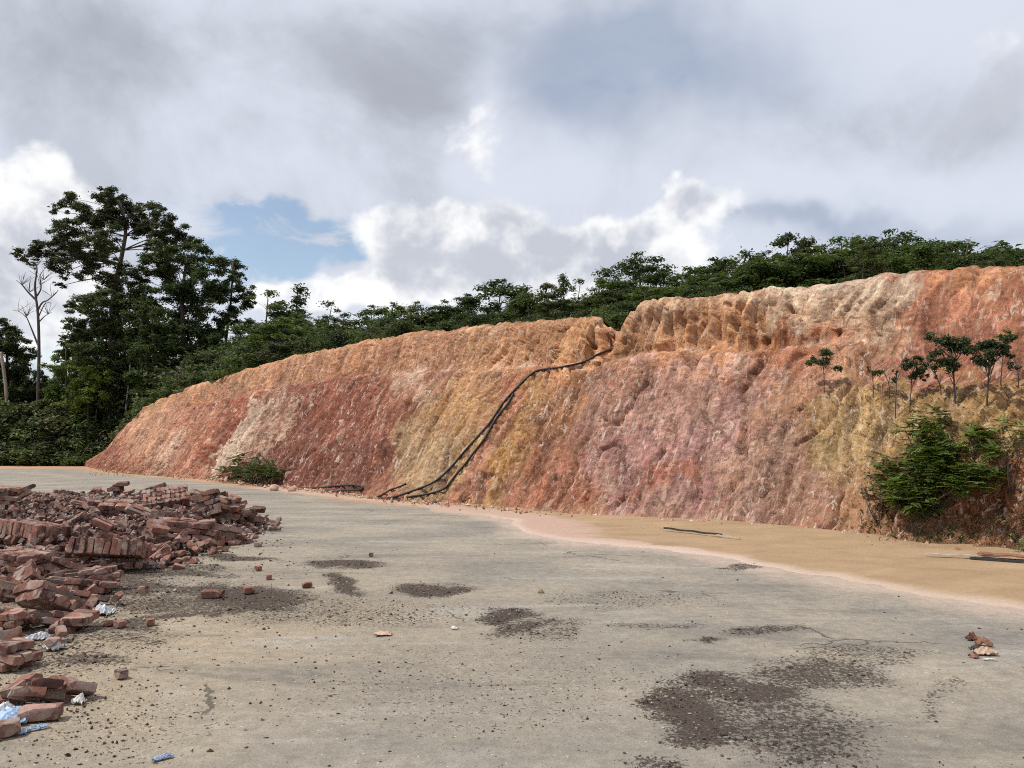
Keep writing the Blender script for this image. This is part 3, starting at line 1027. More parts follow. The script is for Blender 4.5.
def proto(kind, seed):
    """a tree or shrub of about unit height: (wood mesh, crown mesh, wood kind)"""
    rng = np.random.default_rng(seed)
    cl = []
    if kind == 'round':
        H, mat = 6.0, random.Random(seed).choice(['leaf_dark', 'leaf_mid', 'leaf_mid'])
        for _ in range(26):
            a, u = rng.random() * 6.28, rng.random()
            z = H * (.34 + .60 * u)
            rr = 1.75 * math.sin(math.pi * (.12 + .80 * u)) ** .7 * (.45 + .6 * rng.random())
            s = .42 + .30 * rng.random()
            cl.append(((rr * math.cos(a), rr * math.sin(a), z - .2), (s * 1.2, s * 1.2, s * .75)))
        cl.append(((.1, 0, H - .45), (.45, .45, .4)))
        tr, r0, per, size = [(0, 0, -.4), (.1, .05, 2), (-.05, .1, 4), (.1, 0, H - .5)], .13, 440, .20
    elif kind == 'umbrella':
        H, mat = 6.0, 'leaf_mid' if seed % 2 else 'leaf_dark'
        for _ in range(17):
            a, u = rng.random() * 6.28, rng.random()
            z = H * (.70 + .26 * u)
            rr = 1.9 * (1.15 - u) ** .6 * rng.random() ** .5
            s = .38 + .22 * rng.random()
            cl.append(((rr * math.cos(a), rr * math.sin(a), z - .1), (s * 1.3, s * 1.3, s * .7)))
        cl.append(((0, 0, H - .2), (.5, .5, .2)))
        tr, r0, per, size = [(0, 0, -.4), (.15, .1, 2), (-.1, .1, 3.6), (.05, 0, H - .5)],   .10, 520, .19
    elif kind == 'tall':
        H, mat = 6.0, 'leaf_dark'
        for _ in range(24):
            a, u = rng.random() * 6.28, rng.random()
            z = H * (.28 + .68 * u)
            rr = 1.05 * (1.08 - u) ** .5 * rng.random() ** .6
            s = .36 + .22 * rng.random()
            cl.append(((rr * math.cos(a), rr * math.sin(a), z), (s, s, s * .9)))
        tr, r0, per, size = [(0, 0, -.4), (.1, .05, 2), (.0, .1, 4), (.05, 0, H - .3)], .11, 340, .19
    elif kind == 'sparse':
        H, mat = 6.0, 'leaf_olive' if seed % 2 else 'leaf_mid'
        for _ in range(20):
            a, u = rng.random() * 6.28, rng.random()
            z = H * (.48 + .49 * u)
            rr = 1.6 * math.sin(math.pi * (.2 + .7 * u)) * (.35 + .7 * rng.random())
            s = .30 + .24 * rng.random()
            cl.append(((rr * math.cos(a), rr * math.sin(a), z), (s * 1.3, s * 1.3, s * .7)))
        cl.append(((0, 0, H - .15), (.3, .3, .2)))
        tr, r0, per, size = [(0, 0, -.4), (.1, .15, 2), (-.15, .1, 4), (.05, 0, H - .4)], .09, 460, .18
    else:  # shrub, about 2 m
        H, mat = 2.0, ['leaf_mid', 'leaf_olive', 'leaf_dark', 'leaf_mid'][seed % 4]
        for _ in range(17):
            a, u = rng.random() * 6.28, rng.random()
            z = .15 + 1.6 * u
            rr = 1.15 * (1.15 - u) ** .6 * rng.random() ** .6
            s = .34 + .2 * rng.random()
            cl.append(((rr * math.cos(a), rr * math.sin(a), z), (s * 1.1, s * 1.1, s * .75)))
        tr, r0, per, size = [(0, 0, -.3), (.05, .03, .6), (.0, .05, 1.2), (.03, 0, 1.7)], .05, 420, .15
    V = clump_leaves(cl, per, size, rng)
    cm = crown_mesh('crown', V, M[mat])
    wm = wood_mesh('trunk', tr, r0, r0 * .25, cl, M['bark'], rng, .2)
    return wm, cm, V[:, 2].max()


PROT = {k: [proto(k, 100 + 13 * i + len(k)) for i in range(n)] for k, n in (('round', 6), ('umbrella', 3), ('tall', 3), ('sparse', 4), ('shrub', 5))}
_pc = {}


def plant(kind, loc, height, label, cat, group, name, rot=None, wide=1.0, var=None):
    i = _pc.get(kind, 0)
    _pc[kind] = i + 1
    wm, cm, top = PROT[kind][(i if var is None else var) % len(PROT[kind])]
    e = bpy.data.objects.new(name, None)
    e.empty_display_size = .2
    COL.objects.link(e)
    s = height / top
    e.location = loc
    e.scale = (s * wide, s * wide, s)
    e.rotation_euler = (0, 0, random.random() * 6.28 if rot is None else rot)
    link('trunk' if kind != 'shrub' else 'stem', wm, e)
    link('crown' if kind != 'shrub' else 'foliage', cm, e)
    return tag(e, label, cat, group)


# --- trees on the hill, each standing out of the canopy
def behind(x, back):
    """place on the hill seen in column x, so many metres behind the crest"""
    ppx, _ = project(CRTOP)
    j = int(np.argmin(np.where(CRTOP[:, 1] > 8, np.abs(ppx - x), 9e9)))
    c = CRTOP[j]
    Y = c[1] + back
    q = at(x, 300, Y)
    return Vector((q.x, q.y, hill_z(q.x, q.y)))


def hill_tree(x, top, back, kind, label, wide=1.0, group='trees standing out above the ridge'):
    q = behind(x, back)
    zt = at(x, top, q.y).z
    h = max(zt - q.z, 1.2)
    nm = {'round': 'broadleaf_tree', 'umbrella': 'flat_topped_tree', 'tall': 'slender_tree', 'sparse': 'open_tree', 'shrub': 'shrub'}[kind]
    return plant(kind, (q.x, q.y, q.z), h, label, 'tree' if kind != 'shrub' else 'shrub', group, nm, wide=wide)


RIDGE = [
    (268, 290, 16, 'sparse', 'thin open tree just right of the big dark trees', 1.0),
    (297, 283, 14, 'tall', 'narrow dark tree like a column above the left ridge', 1.0),
    (282, 300, 18, 'umbrella', 'flat-topped tree leaning beside the narrow dark column tree', 1.0),
    (331, 301, 14, 'sparse', 'open tree with a pointed tip right of the column tree', 1.0),
    (318, 318, 10, 'round', 'round green tree in front of the pointed open tree', 1.0),
    (372, 305, 15, 'umbrella', 'flat-topped tree left of the ridge dip above the dark soil', 1.2),
    (392, 299, 15, 'round', 'wide round tree above the brownish cliff section', 1.1),
    (418, 301, 14, 'sparse', 'small open tree right of the wide round tree', 1.0),
    (445, 300, 15, 'umbrella', 'flat-topped tree above the cream streak in the cliff', 1.1),
    (468, 293, 15, 'umbrella', 'slightly taller flat-topped tree left of the lace-crowned one', 1.0),
    (501, 279, 17, 'umbrella', 'lace-crowned umbrella tree with sky showing under its canopy', 1.35),
    (522, 291, 14, 'round', 'dark round tree right beside the umbrella tree', .9),
    (546, 282, 17, 'sparse', 'airy tree with sky between its stems above the hose top', 1.1),
    (563, 272, 18, 'tall', 'tallest slim tree above the end of the black hose', .9),
    (580, 279, 16, 'sparse', 'open tree just left of the notch in the crest', 1.0),
    (600, 276, 15, 'round', 'broad dark tree right above the notch in the crest', 1.2),
    (638, 252, 17, 'umbrella', 'feathery umbrella tree standing high above the notch', 1.1),
    (617, 273, 14, 'round', 'round tree under the feathery umbrella tree', 1.1),
    (660, 270, 15, 'round', 'low broad tree right of the feathery umbrella tree', 1.2),
    (690, 265, 16, 'round', 'broad dark tree left of the paired mid-ridge trees', 1.1),
    (713, 257, 17, 'umbrella', 'first of the paired flat-topped mid-ridge trees', 1.0),
    (745, 246, 18, 'round', 'large dark dome tree in the middle of the right ridge', 1.25),
    (728, 258, 15, 'sparse', 'open tree tucked against the large dark dome tree', 1.0),
    (770, 250, 19, 'sparse', 'thin tree with sky behind, right of the dome tree', 1.0),
    (790, 232, 20, 'sparse', 'highest wispy tree at the left end of the right hill', .9),
    (806, 236, 20, 'tall', 'dark pointed tree next to the highest wispy tree', .9),
    (825, 243, 20, 'round', 'dark bushy tree where the right hill begins', 1.1),
    (843, 236, 21, 'sparse', 'wispy tree on the skyline left of the hilltop', 1.0),
    (858, 234, 22, 'round', 'round tree on the skyline left of the hilltop trees', 1.0),
    (876, 236, 23, 'umbrella', 'flat tree on the hilltop skyline', 1.0),
    (891, 229, 24, 'umbrella', 'small hilltop tree with clear sky under its crown', .8),
    (905, 231, 24, 'sparse', 'hilltop tree right of the small one with clear sky below', .8),
    (922, 236, 23, 'round', 'dark rounded tree right of the hilltop', 1.1),
    (945, 240, 22, 'round', 'broad tree on the descending right skyline', 1.2),
    (968, 243, 21, 'round', 'lower broad tree on the descending right skyline', 1.2),
    (1006, 242, 18, 'umbrella', 'umbrella tree near the right edge with sky under it', 1.2),
    (985, 250, 18, 'sparse', 'open low tree left of the right-edge umbrella tree', 1.0),
    (1022, 246, 18, 'round', 'tree cut by the right edge of the picture', 1.1),
]
def short(l):
    w = l.split()
    for i, q in enumerate(w):
        if i > 1 and q in ('right', 'left', 'above', 'with', 'in', 'beside', 'where', 'on', 'next', 'standing', 'tucked', 'just', 'like', 'leaning', 'under', 'near', 'cut'):
            return ' '.join(w[:i]) if i > 2 else ' '.join(w[:5])
    return ' '.join(w[:5])


for a in RIDGE:
    hill_tree(*a[:5], wide=a[5])

rr = random.Random(5)
cans = [(240, 366, 'left slope'), (366, 620, 'central ridge'), (620, 800, 'middle ridge'), (800, 1060, 'right hill')]
topline = [(160, 330), (240, 330), (262, 312), (300, 312), (350, 322), (400, 312), (470, 304), (520, 298), (580, 292), (610, 284), (660, 278), (720, 268), (780, 258), (830, 250), (880, 243), (930, 243), (980, 252), (1060, 252)]
for x0, x1, where in cans:
    n = int((x1 - x0) / 7)
    for i in range(n):
        x = x0 + (x1 - x0) * (i + rr.random()) / n
        back = rr.uniform(6, 20) if i % 2 else rr.uniform(10, 17)
        top = np.interp(x, *zip(*topline)) + rr.uniform(-3, 14)
        kind = rr.choice(['round', 'round', 'round', 'sparse', 'umbrella', 'tall', 'shrub', 'shrub'])
        q = behind(x, back)
        h = at(x, top, q.y).z - q.z
        if h < 1.4:
            kind = 'shrub'
        if h < .7:
            h = .9
        hill_tree(x, top, back, kind, {'round': 'leafy tree', 'umbrella': 'flat-topped tree', 'sparse': 'thin tree', 'tall': 'narrow tree', 'shrub': 'bushy shrub'}[kind]
                  + ' packed into the ' + where + ' canopy by the ' + short(min(RIDGE, key=lambda t: abs(t[0] - x))[4]), rr.uniform(1.2, 1.9), 'canopy ' + kind + ' of the ' + where)
# undergrowth right along the crest
for i in range(166):
    x = 150 + (1050 - 150) * (i + rr.random()) / 150
    if i >= 150:
        x = rr.uniform(600, 640)
    back = rr.uniform(1.0, 5.5)
    q = behind(x, back)
    h = rr.uniform(15, 30) * q.y / F * (1.3 if x < 420 else 1.0)
    nt = short(min(RIDGE, key=lambda t: abs(t[0] - x))[4])
    if x < 255:
        nt = 'mid-green tree' if x < 170 else 'dense dark rounded tree' if x < 210 else 'tall clumpy tree'
    plant('shrub', (q.x, q.y, q.z - .1), h, 'low shrub at the cliff edge below the ' + nt, 'shrub', 'cliff edge shrubs below the ' + nt, 'crest_shrub', wide=rr.uniform(.9, 1.3))


# --- the big trees at left
def custom_tree(name, label, Y, trunk_px, r0, clumps_px, mat, per, size, seed, bark='bark', depth=1.0, every=1, asp=.75, nsub=8):
    rng = np.random.default_rng(seed)
    pts = [at(x, y, Y) for x, y in trunk_px]
    base = pts[0].copy()
    base.z = 0
    mpp = Y / F
    cl = []
    for x, y, r in clumps_px:
        y += 4
        p = at(x, y, Y + rng.normal() * depth * 1.6) - base
        rr_ = r * mpp
        cl.append((tuple(p), (rr_, rr_ * 1.15, rr_ * asp)))
    fine = []
    for c, r in cl:
        for _ in range(nsub):
            q = np.clip(rng.normal(size=3), -1.5, 1.5) * np.array((.68, .75, .55)) * r[0] + np.array(c)
            f = r[0] * rng.uniform(.38, .70)
            fine.append((tuple(q), (f * 1.15, f * 1.15, f * .8)))
    e = bpy.data.objects.new(name, None)
    COL.objects.link(e)
    e.location = base
    tr = [p - base for p in pts]
    tr[0].z = -.3
    link('trunk', wood_mesh('trunk', tr, r0, r0 * .3, cl, M[bark], rng, .3, every), e)
    link('crown', crown_mesh('crown', clump_leaves(fine, per, size, rng), M[mat]), e)
    return tag(e, label, 'tree')


hero = [(72, 195, 9), (61, 202, 6), (54, 207, 4), (80, 203, 7), (88, 207, 8), (104, 195, 9), (113, 192, 9), (120, 200, 10), (110, 205, 9), (102, 216, 11), (118, 215, 9), (88, 222, 11), (72, 224, 9),
        (62, 222, 6), (75, 236, 11), (60, 238, 9), (48, 246, 8), (38, 243, 8), (27, 249, 7), (19, 252, 5), (31, 259, 4), (56, 256, 10), (70, 255, 11), (84, 250, 11), (97, 240, 11),
        (108, 230, 9), (96, 260, 11), (82, 268, 8), (62, 270, 5), (60, 282, 4), (110, 250, 10), (116, 265, 9), (108, 278, 12), (122, 280, 9), (133, 205, 9), (140, 215, 10), (150, 205, 9), (158, 208, 6),
        (152, 222, 10), (140, 232, 8), (163, 230, 10), (174, 222, 9), (180, 234, 10), (166, 244, 10), (152, 246, 7), (128, 222, 7), (190, 238, 7)]
custom_tree('emergent_tree', 'tallest spreading tree with open crown and bare limbs at left', 73, [(120, 458), (118, 400), (113, 330), (116, 285), (122, 255), (126, 225), (118, 200)], .40,
            hero, 'leaf_olive', 620, .20, 1, depth=1.3, nsub=11)
tree2 = [(160, 256, 15), (178, 252, 14), (196, 250, 13), (210, 262, 13), (185, 268, 16), (165, 276, 16), (204, 280, 15), (220, 282, 10), (150, 268, 12), (190, 292, 16), (170, 298, 16), (212, 300, 13), (148, 292, 14),
         (200, 318, 14), (180, 325, 16), (160, 322, 16), (215, 325, 12), (225, 345, 14), (200, 345, 16), (178, 350, 16), (140, 312, 14), (140, 275, 12)]
custom_tree('dense_tree', 'dense dark rounded tree right of the tallest tree', 70, [(180, 455), (182, 400), (184, 350), (182, 300), (186, 265)], .38, tree2, 'leaf_dark', 720, .22, 2, depth=1.4)
tree3 = [(232, 260, 8), (228, 270, 7), (240, 272, 7), (234, 284, 9), (246, 290, 9), (238, 300, 9), (224, 296, 8), (250, 300, 5), (232, 312, 9), (222, 322, 9), (240, 330, 9), (215, 335, 10), (255, 335, 10)]
custom_tree('leaning_tree', 'tall clumpy tree at the right edge of the big dark trees', 73, [(216, 455), (220, 400), (226, 340), (231, 300), (233, 262)], .24, tree3, 'leaf_dark', 640, .21, 3, depth=.7)
tree4 = [(100, 292, 10), (84, 297, 8), (72, 303, 6), (112, 300, 12), (95, 308, 13), (78, 315, 10), (68, 321, 6), (125, 300, 12), (135, 305, 12), (110, 322, 14), (90, 328, 12), (76, 333, 8), (128, 325, 14), (118, 345, 16), (98, 348, 14),
         (140, 345, 14), (85, 352, 10), (110, 370, 16), (130, 370, 16), (92, 375, 14), (145, 375, 14), (120, 395, 16), (98, 398, 14), (140, 400, 14)]
custom_tree('layered_tree', 'dark tree with layered shelves of foliage below the tallest crown', 69.5, [(112, 458), (112, 400), (110, 350), (112, 295)], .35, tree4, 'leaf_dark', 720, .22, 4, depth=1.2, asp=.5)
tree5 = [(150, 304, 8), (158, 312, 9), (146, 318, 9), (165, 322, 9), (152, 330, 12), (140, 335, 9), (168, 340, 10), (155, 348, 13), (140, 355, 10), (170, 360, 11), (150, 368, 14), (168, 380, 12), (140, 382, 12), (155, 395, 13)]
custom_tree('leafy_tree', 'mid-green tree in front of the dense dark tree', 65, [(154, 452), (154, 400), (153, 340), (152, 306)], .2, tree5, 'leaf_mid', 680, .20, 5, depth=.8, asp=.6)
tree6 = [(62, 345, 8), (72, 352, 9), (56, 358, 9), (80, 360, 8), (66, 368, 11), (52, 378, 10), (78, 378, 10), (64, 390, 11), (50, 395, 9), (80, 396, 10)]
custom_tree('bright_tree', 'bright green small tree between the dead tree and dark trees', 68.2, [(66, 455), (66, 400), (66, 348)], .16, tree6, 'leaf_bright', 680, .20, 6, depth=.7)
tree7 = [(0, 318, 9), (8, 326, 9), (-6, 330, 10), (14, 336, 9), (4, 342, 11), (-8, 350, 12), (22, 345, 8), (16, 356, 11), (30, 352, 7), (2, 365, 13), (24, 368, 11), (14, 385, 13), (30, 385, 10), (-6, 385, 12), (4, 402, 12), (26, 402, 11), (42, 400, 8), (44, 375, 7)]
custom_tree('edge_tree', 'dark tree at the left picture edge behind the pale trunk', 76, [(8, 460), (8, 400), (6, 322)], .3, tree7, 'leaf_dark', 700, .22, 7, depth=1.2)
tree8 = [(90, 365, 8), (84, 372, 9), (98, 374, 8), (78, 384, 10), (94, 388, 10), (86, 398, 10), (70, 400, 8), (104, 398, 8)]
custom_tree('broadleaf_tree', 'glossy light-green tree above the bushes at left', 67.2, [(88, 455), (88, 410), (88, 370)], .12, tree8, 'leaf_bright', 560, .20, 8, depth=.5)

# trunks without leaves
mb = MB()
T = lambda x, y, Y=58: at(x, y, Y)


def bare_tree(name, label, base, Y, paths, bark):
    b0 = at(*base, Y)
    b0.z = 0
    e = bpy.data.objects.new(name, None)
    COL.objects.link(e)
    e.location = b0
    for k, (pts, r0, r1) in enumerate(paths):
        q = [at(x, y, Y + dz) - b0 for x, y, dz in [(p + (0,))[:3] for p in pts]]
        if k == 0:
            q[0].z = -.3
        m = MB()
        n = max(8, 5 * len(q))
        m.tube(spline(q, n), [r0 + (r1 - r0) * i / (n - 1) for i in range(n)], 7)
        link('trunk' if k == 0 else 'branch', m.mesh('limb', M[bark]), e)
    return tag(e, label, 'tree')


rb = random.Random(3)
dead = [([(38, 460), (38, 400), (39, 350), (38, 315), (36, 298)], .17, .10), ([(36, 298), (35, 285), (37, 270), (36, 264)], .12, .03), ([(36, 300), (28, 292), (22, 285), (16, 280)], .10, .02),
        ([(37, 312), (42, 303), (48, 300), (56, 293), (58, 290)], .09, .02), ([(38, 318), (45, 304), (52, 303)], .06, .02), ([(37, 296), (41, 288), (40, 276), (44, 270)], .08, .02),
        ([(38, 345), (32, 330), (27, 318), (24, 312)], .09, .02), ([(27, 318), (20, 312), (12, 310)], .04, .012), ([(39, 322), (45, 316), (52, 312)], .06, .015)]
for k in range(70):
    x0, y0 = rb.choice([(22, 285), (36, 275), (44, 280), (52, 297), (30, 292), (40, 285), (27, 316), (18, 311), (48, 314), (35, 270)])
    a = rb.uniform(-2.6, -.5)
    l = rb.uniform(8, 17)
    dead.append(([(x0, y0), (x0 + l * .5 * math.cos(a) + rb.uniform(-1, 1), y0 + l * .5 * math.sin(a), rb.uniform(-.5, .5)), (x0 + l * math.cos(a), y0 + l * math.sin(a) * .9, rb.uniform(-1, 1))], .022, .010))
bare_tree('dead_tree', 'grey leafless dead tree with fine bare twigs at left', (38, 460), 71, dead, 'dead_bark')
bare_tree('broken_trunk', 'pale brown bare trunk leaning at the left picture edge', (9, 462), 71, [([(9, 462), (8, 430), (6, 390), (3, 365), (1, 352)], .17, .12), ([(3, 366), (-1, 358), (-5, 352)], .07, .04)], 'pale_bark')
bare_tree('white_snag', 'thin white dead stem against the dark trees', (125, 440), 68, [([(125, 440), (126, 408), (129, 380), (131, 353)], .075, .05)], 'white_bark')

# bushes at the foot of the big trees
rr = random.Random(9)
MARK = [(8, 'pale leaning trunk'), (38, 'leafless dead tree'), (66, 'bright green small tree'), (95, 'glossy light-green tree'), (128, 'thin white dead stem'), (155, 'mid-green tree'), (185, 'dense dark rounded tree'), (226, 'tall clumpy tree'), (268, 'thin open tree'), (297, 'narrow column tree'), (331, 'pointed open tree')]
nb = 0
for Y, n, h0, h1 in ((66.5, 17, 2.3, 3.4), (68, 20, 3.4, 5.0), (70, 22, 4.6, 6.4)):
    for i in range(n):
        x = -12 + (132 + (Y - 62) * 8) * (i + rr.random()) / n
        q = at(x, 460, Y + rr.uniform(-1.2, 1.2))
        if x > 112 and Y < 67:
            continue
        plant('shrub', (q.x, q.y, max(hill_z(q.x, q.y) - .2, 0)), rr.uniform(h0, h1), ['low front bush at the foot of the ', 'middle thicket bush under the ', 'tall back thicket bush under the '][(Y > 67) + (Y > 69)] + min(MARK, key=lambda t: abs(t[0] - x))[1],
              'bush', 'thicket row ' + ['front', 'middle', 'back'][(Y > 67) + (Y > 69)] + ' under the left trees', 'thicket_bush', wide=rr.uniform(.9, 1.25))
FILL = [(92, 322, 75, 'narrow'), (112, 305, 78, 'tall'), (132, 315, 76, 'crooked'), (150, 300, 78, 'shaded'), (172, 310, 76, 'shadowy'), (196, 322, 77, 'low'), (222, 340, 78, 'stocky'), (70, 362, 77, 'short'), (20, 372, 80, 'hidden'), (48, 385, 78, 'small')]
for x, top, Y, w_ in FILL:
    q = at(x, 440, Y)
    z0 = max(hill_z(q.x, q.y) - .3, 0)
    plant('round', (q.x, q.y, z0), at(x, top, Y).z - z0, w_ + ' dark tree filling the gap behind the big left trees', 'tree', 'dark trees filling the left wood', 'broadleaf_tree', wide=.8)
for i in range(22):
    x = -30 + 330 * (i + rr.random()) / 22
    q = at(x, 440, rr.uniform(80, 92))
    plant('round', (q.x, q.y, max(hill_z(q.x, q.y) - .3, 0)), rr.uniform(8, 12), 'dark tree deep in the wood behind the ' + min(MARK, key=lambda t: abs(t[0] - x))[1], 'tree', 'wood behind the left trees', 'broadleaf_tree', wide=1.3)
for i in range(26):
    x = 150 + 190 * (i + rr.random()) / 26
    q = behind(x, rr.uniform(3, 14))
    top = np.interp(x, [150, 200, 250, 300, 350], [372, 352, 338, 330, 325]) + rr.uniform(-6, 12)
    h = max(at(x, top, q.y).z - q.z, 1.5)
    plant('shrub', (q.x, q.y, q.z - .2), h, 'tall green slope bush on the cliff top below the ' + min(MARK, key=lambda t: abs(t[0] - x))[1], 'bush', 'bushes on the left slope', 'slope_bush', wide=rr.uniform(.8, 1.1))


# ------------------------------------------------------------------ plants on the cliff
def fronds(cent, rad, n, rng, L=.34, leaf=.055):
    V = []
    for _ in range(n):
        q = rng.normal(size=3)
        q /= np.linalg.norm(q)
        c = np.array(cent) + q * np.array(rad) * rng.random() ** .4
        c[2] += .03
        a = rng.random() * 6.28
        dr = np.array((math.cos(a), math.sin(a) - .45, rng.normal() * .15 + .15)) + q * .35
        dr /= np.linalg.norm(dr)
        ll = L * (.6 + .7 * rng.random())
        sd = np.cross(dr, (0, 0, 1))
        sd /= np.linalg.norm(sd) + 1e-9
        up = np.cross(sd, dr)
        for k in range(9):
            t = (k + .5) / 9
            p0 = c + dr * ll * t - np.array((0, 0, 1)) * ll * .22 * t * t
            w = leaf * (1.15 - .6 * t) * (.8 + .4 * rng.random())
            for s in (-1, 1):
                tip = p0 + sd * s * w * 1.5 + dr * w * .7 - up * w * .3
                mid1 = p0 + sd * s * w * .7 + dr * w * .75
                mid2 = p0 + sd * s * w * .9 - dr * w * .05
                V += [p0, mid1, tip, mid2]
    return V


def bush(name, label, root_px, cl_px, out, mat, n, L, leaf, seed, stem_r=.02, body=0):
    rng = np.random.default_rng(seed)
    base, nn = on_cliff(*root_px)
    e = bpy.data.objects.new(name, None)
    COL.objects.link(e)
    e.location = base
    V = []
    mbs = MB()
    for x, y, r in cl_px:
        p, nn = on_cliff(x, y)
        p = p + Vector((nn.x, nn.y, abs(nn.z))) * out * rng.uniform(.6, 1.3)
        mpp = p.y / F
        c = p - base
        rad = np.array((r * mpp, r * mpp, r * mpp * .62))
        V += fronds(tuple(c), rad, int(n * (r / 20) ** 2) + 4, rng, L, leaf)
        mid = c * .5 + Vector((rng.normal() * .1, -.12, .05))
        mbs.tube(spline([Vector((0, 0, -.1)), mid, c], 7), [stem_r * (1 - .1 * k) for k in range(7)], 5)
    if body:
        cl2 = [(tuple(on_cliff(x, y)[0] + Vector((-.12, -.22, .12)) - base), (r * base.y / F * .8, r * base.y / F * .8, r * base.y / F * .6)) for x, y, r in cl_px]
        V += [tuple(v) for v in clump_leaves(cl2, body, .06, rng, .45, .9)]
    link('stem', mbs.mesh('stem', M['bark']), e)
    link('foliage', crown_mesh('foliage', np.array([tuple(v) for v in V]), M[mat]), e)
    return tag(e, label, 'bush')


bush('fern_bush', 'large bright green feathery bush growing low on the cliff at right', (925, 515),
     [(928, 434, 17), (912, 440, 10), (942, 442, 13), (925, 452, 22), (950, 462, 20), (905, 468, 16), (930, 474, 25), (966, 474, 14), (898, 490, 17), (922, 494, 25), (950, 488, 20), (908, 505, 17), (935, 508, 18), (976, 482, 13), (986, 464, 10), (888, 478, 11), (884, 500, 11), (960, 502, 16), (915, 518, 14)],
     .34, 'leaf_bright', 74, .21, .044, 21, body=2600)
bush('small_fern_bush', 'small green bush right above the large feathery bush', (972, 455), [(970, 435, 11), (966, 442, 9), (974, 446, 8)], .2, 'leaf_bright', 50, .26, .05, 22, .012)
bush('sprawling_bush', 'thin drooping bush at the right picture edge beside the feathery one', (1010, 495), [(1008, 436, 10), (1000, 445, 9), (1018, 440, 10), (1012, 455, 9), (1022, 450, 9)], .25, 'leaf_bright', 44, .22, .034, 23, .01)
bush('grey_bush', 'sparse olive twigs left of the large feathery bush', (880, 525), [(872, 480, 9), (866, 492, 7), (880, 505, 9), (885, 462, 8)], .15, 'leaf_olive', 22, .26, .045, 24, .012)
bush('foot_bush', 'low spreading green bush at the cliff foot on the left', (254, 486), [(240, 468, 9), (252, 463, 8), (262, 470, 10), (246, 476, 11), (232, 475, 8), (268, 477, 10), (276, 472, 7), (256, 480, 10), (282, 476, 6)], .35, 'leaf_mid', 52, .7, .12, 25, .03)
bush('corner_sprig', 'tiny dark sprig beside the metal strip at right edge', (1021, 559), [(1020, 552, 4), (1023, 556, 4)], .1, 'leaf_mid', 60, .14, .03, 26, .006)


def sapling(label, root, path, clumps, seed, mat='leaf_dark', r=.012, twigs=9, size=.062, per=9000):
    rng = np.random.default_rng(seed)
    base, nn = on_cliff(*root)
    e = bpy.data.objects.new('sapling', None)
    COL.objects.link(e)
    e.location = base
    Y = base.y
    pts = [Vector((0, 0, -.08))] + [at(x, y, Y - .06) - base for x, y in path]
    ms = MB()
    ps = spline(pts, 9)
    ms.tube(ps, [r * (1 - .07 * k) for k in range(9)], 5)
    cl = []
    for x, y, rx, ry in clumps:
        c = at(x, y, Y - .06 + rng.normal() * .12) - base
        a, b = rx * Y / F, ry * Y / F
        for _ in range(3):
            cj = c + Vector((rng.normal() * a * .6, rng.normal() * a * .5, rng.normal() * b * .9))
            cl.append((tuple(cj), (a * .85, a * .85, b * .80)))
        ms.tube(spline([ps[int(rng.integers(4, 8))], ps[6].lerp(c, .5) + Vector((0, 0, .05)), c], 5), r * .5, 4)
    for k in range(twigs):
        p = ps[rng.integers(3, 9)]
        ms.tube([p, p + Vector((rng.normal() * .14, rng.normal() * .1, .16 + .1 * rng.random()))], r * .35, 4)
    link('stem', ms.mesh('stem', M['dead_bark']), e)
    if cl:
        link('foliage', crown_mesh('foliage', clump_leaves(cl, per, size, rng, .5, .5), M[mat]), e)
    return tag(e, label, 'sapling', 'saplings on the ledge at right')


sapling('leafy sapling alone at the left end of the ledge', (824, 392), [(824, 375), (822, 358)], [(822, 357, 9, 6), (816, 361, 6, 4), (838, 367, 4, 4), (811, 363, 3, 4), (828, 355, 5, 4)], 31)
sapling('bare thin sapling second from the left end of the ledge', (873, 397), [(873, 382), (870, 364)], [(868, 370, 2, 2)], 32, twigs=9)
sapling('short sapling with a few dark leaves on the ledge', (889, 398), [(889, 385), (884, 372)], [(881, 373, 5, 5), (892, 380, 3, 3)], 33, twigs=8)
sapling('tall bare forked sapling left of the clumped ones', (895, 418), [(896, 395), (897, 369)], [(896, 372, 2, 3)], 34, twigs=10)
sapling('sapling with one flat dark leaf cluster', (909, 412), [(911, 390), (912, 370)], [(907, 369, 7, 6), (915, 368, 8, 6), (922, 371, 6, 4), (913, 364, 6, 4), (924, 376, 3, 3)], 35, twigs=6)
sapling('bare leaning sapling left of the largest leafy one', (941, 394), [(940, 385), (932, 370)], [(930, 358, 4, 5), (935, 375, 2, 2)], 36, twigs=9)
sapling('largest sapling with broad dark leafy top on the ledge', (955, 402), [(954, 380), (953, 352)], [(938, 346, 8, 7), (948, 343, 9, 6), (958, 345, 9, 7), (945, 354, 10, 7), (958, 355, 9, 7), (968, 348, 7, 6), (935, 360, 6, 5), (953, 362, 7, 5)], 37, r=.02, twigs=8)
sapling('leafy sapling joined to the largest one on its right', (986, 405), [(988, 385), (990, 352)], [(978, 352, 8, 6), (988, 347, 9, 6), (998, 350, 9, 6), (1006, 347, 6, 5), (984, 358, 8, 6), (996, 360, 6, 5), (1010, 352, 4, 4), (973, 346, 6, 5)], 38, r=.018, twigs=8)
sapling('slim sapling behind with a bright green tip', (1000, 384), [(1002, 365), (1005, 340)], [(1003, 337, 6, 3), (1009, 338, 5, 3)], 39, mat='leaf_bright', twigs=5)
sapling('bare grey sapling at the right picture edge', (1018, 388), [(1018, 372), (1014, 358)], [(1012, 366, 4, 4)], 40, mat='leaf_olive', twigs=14)

# dry grass, tufts and litter low on the slopes
rng = np.random.default_rng(77)


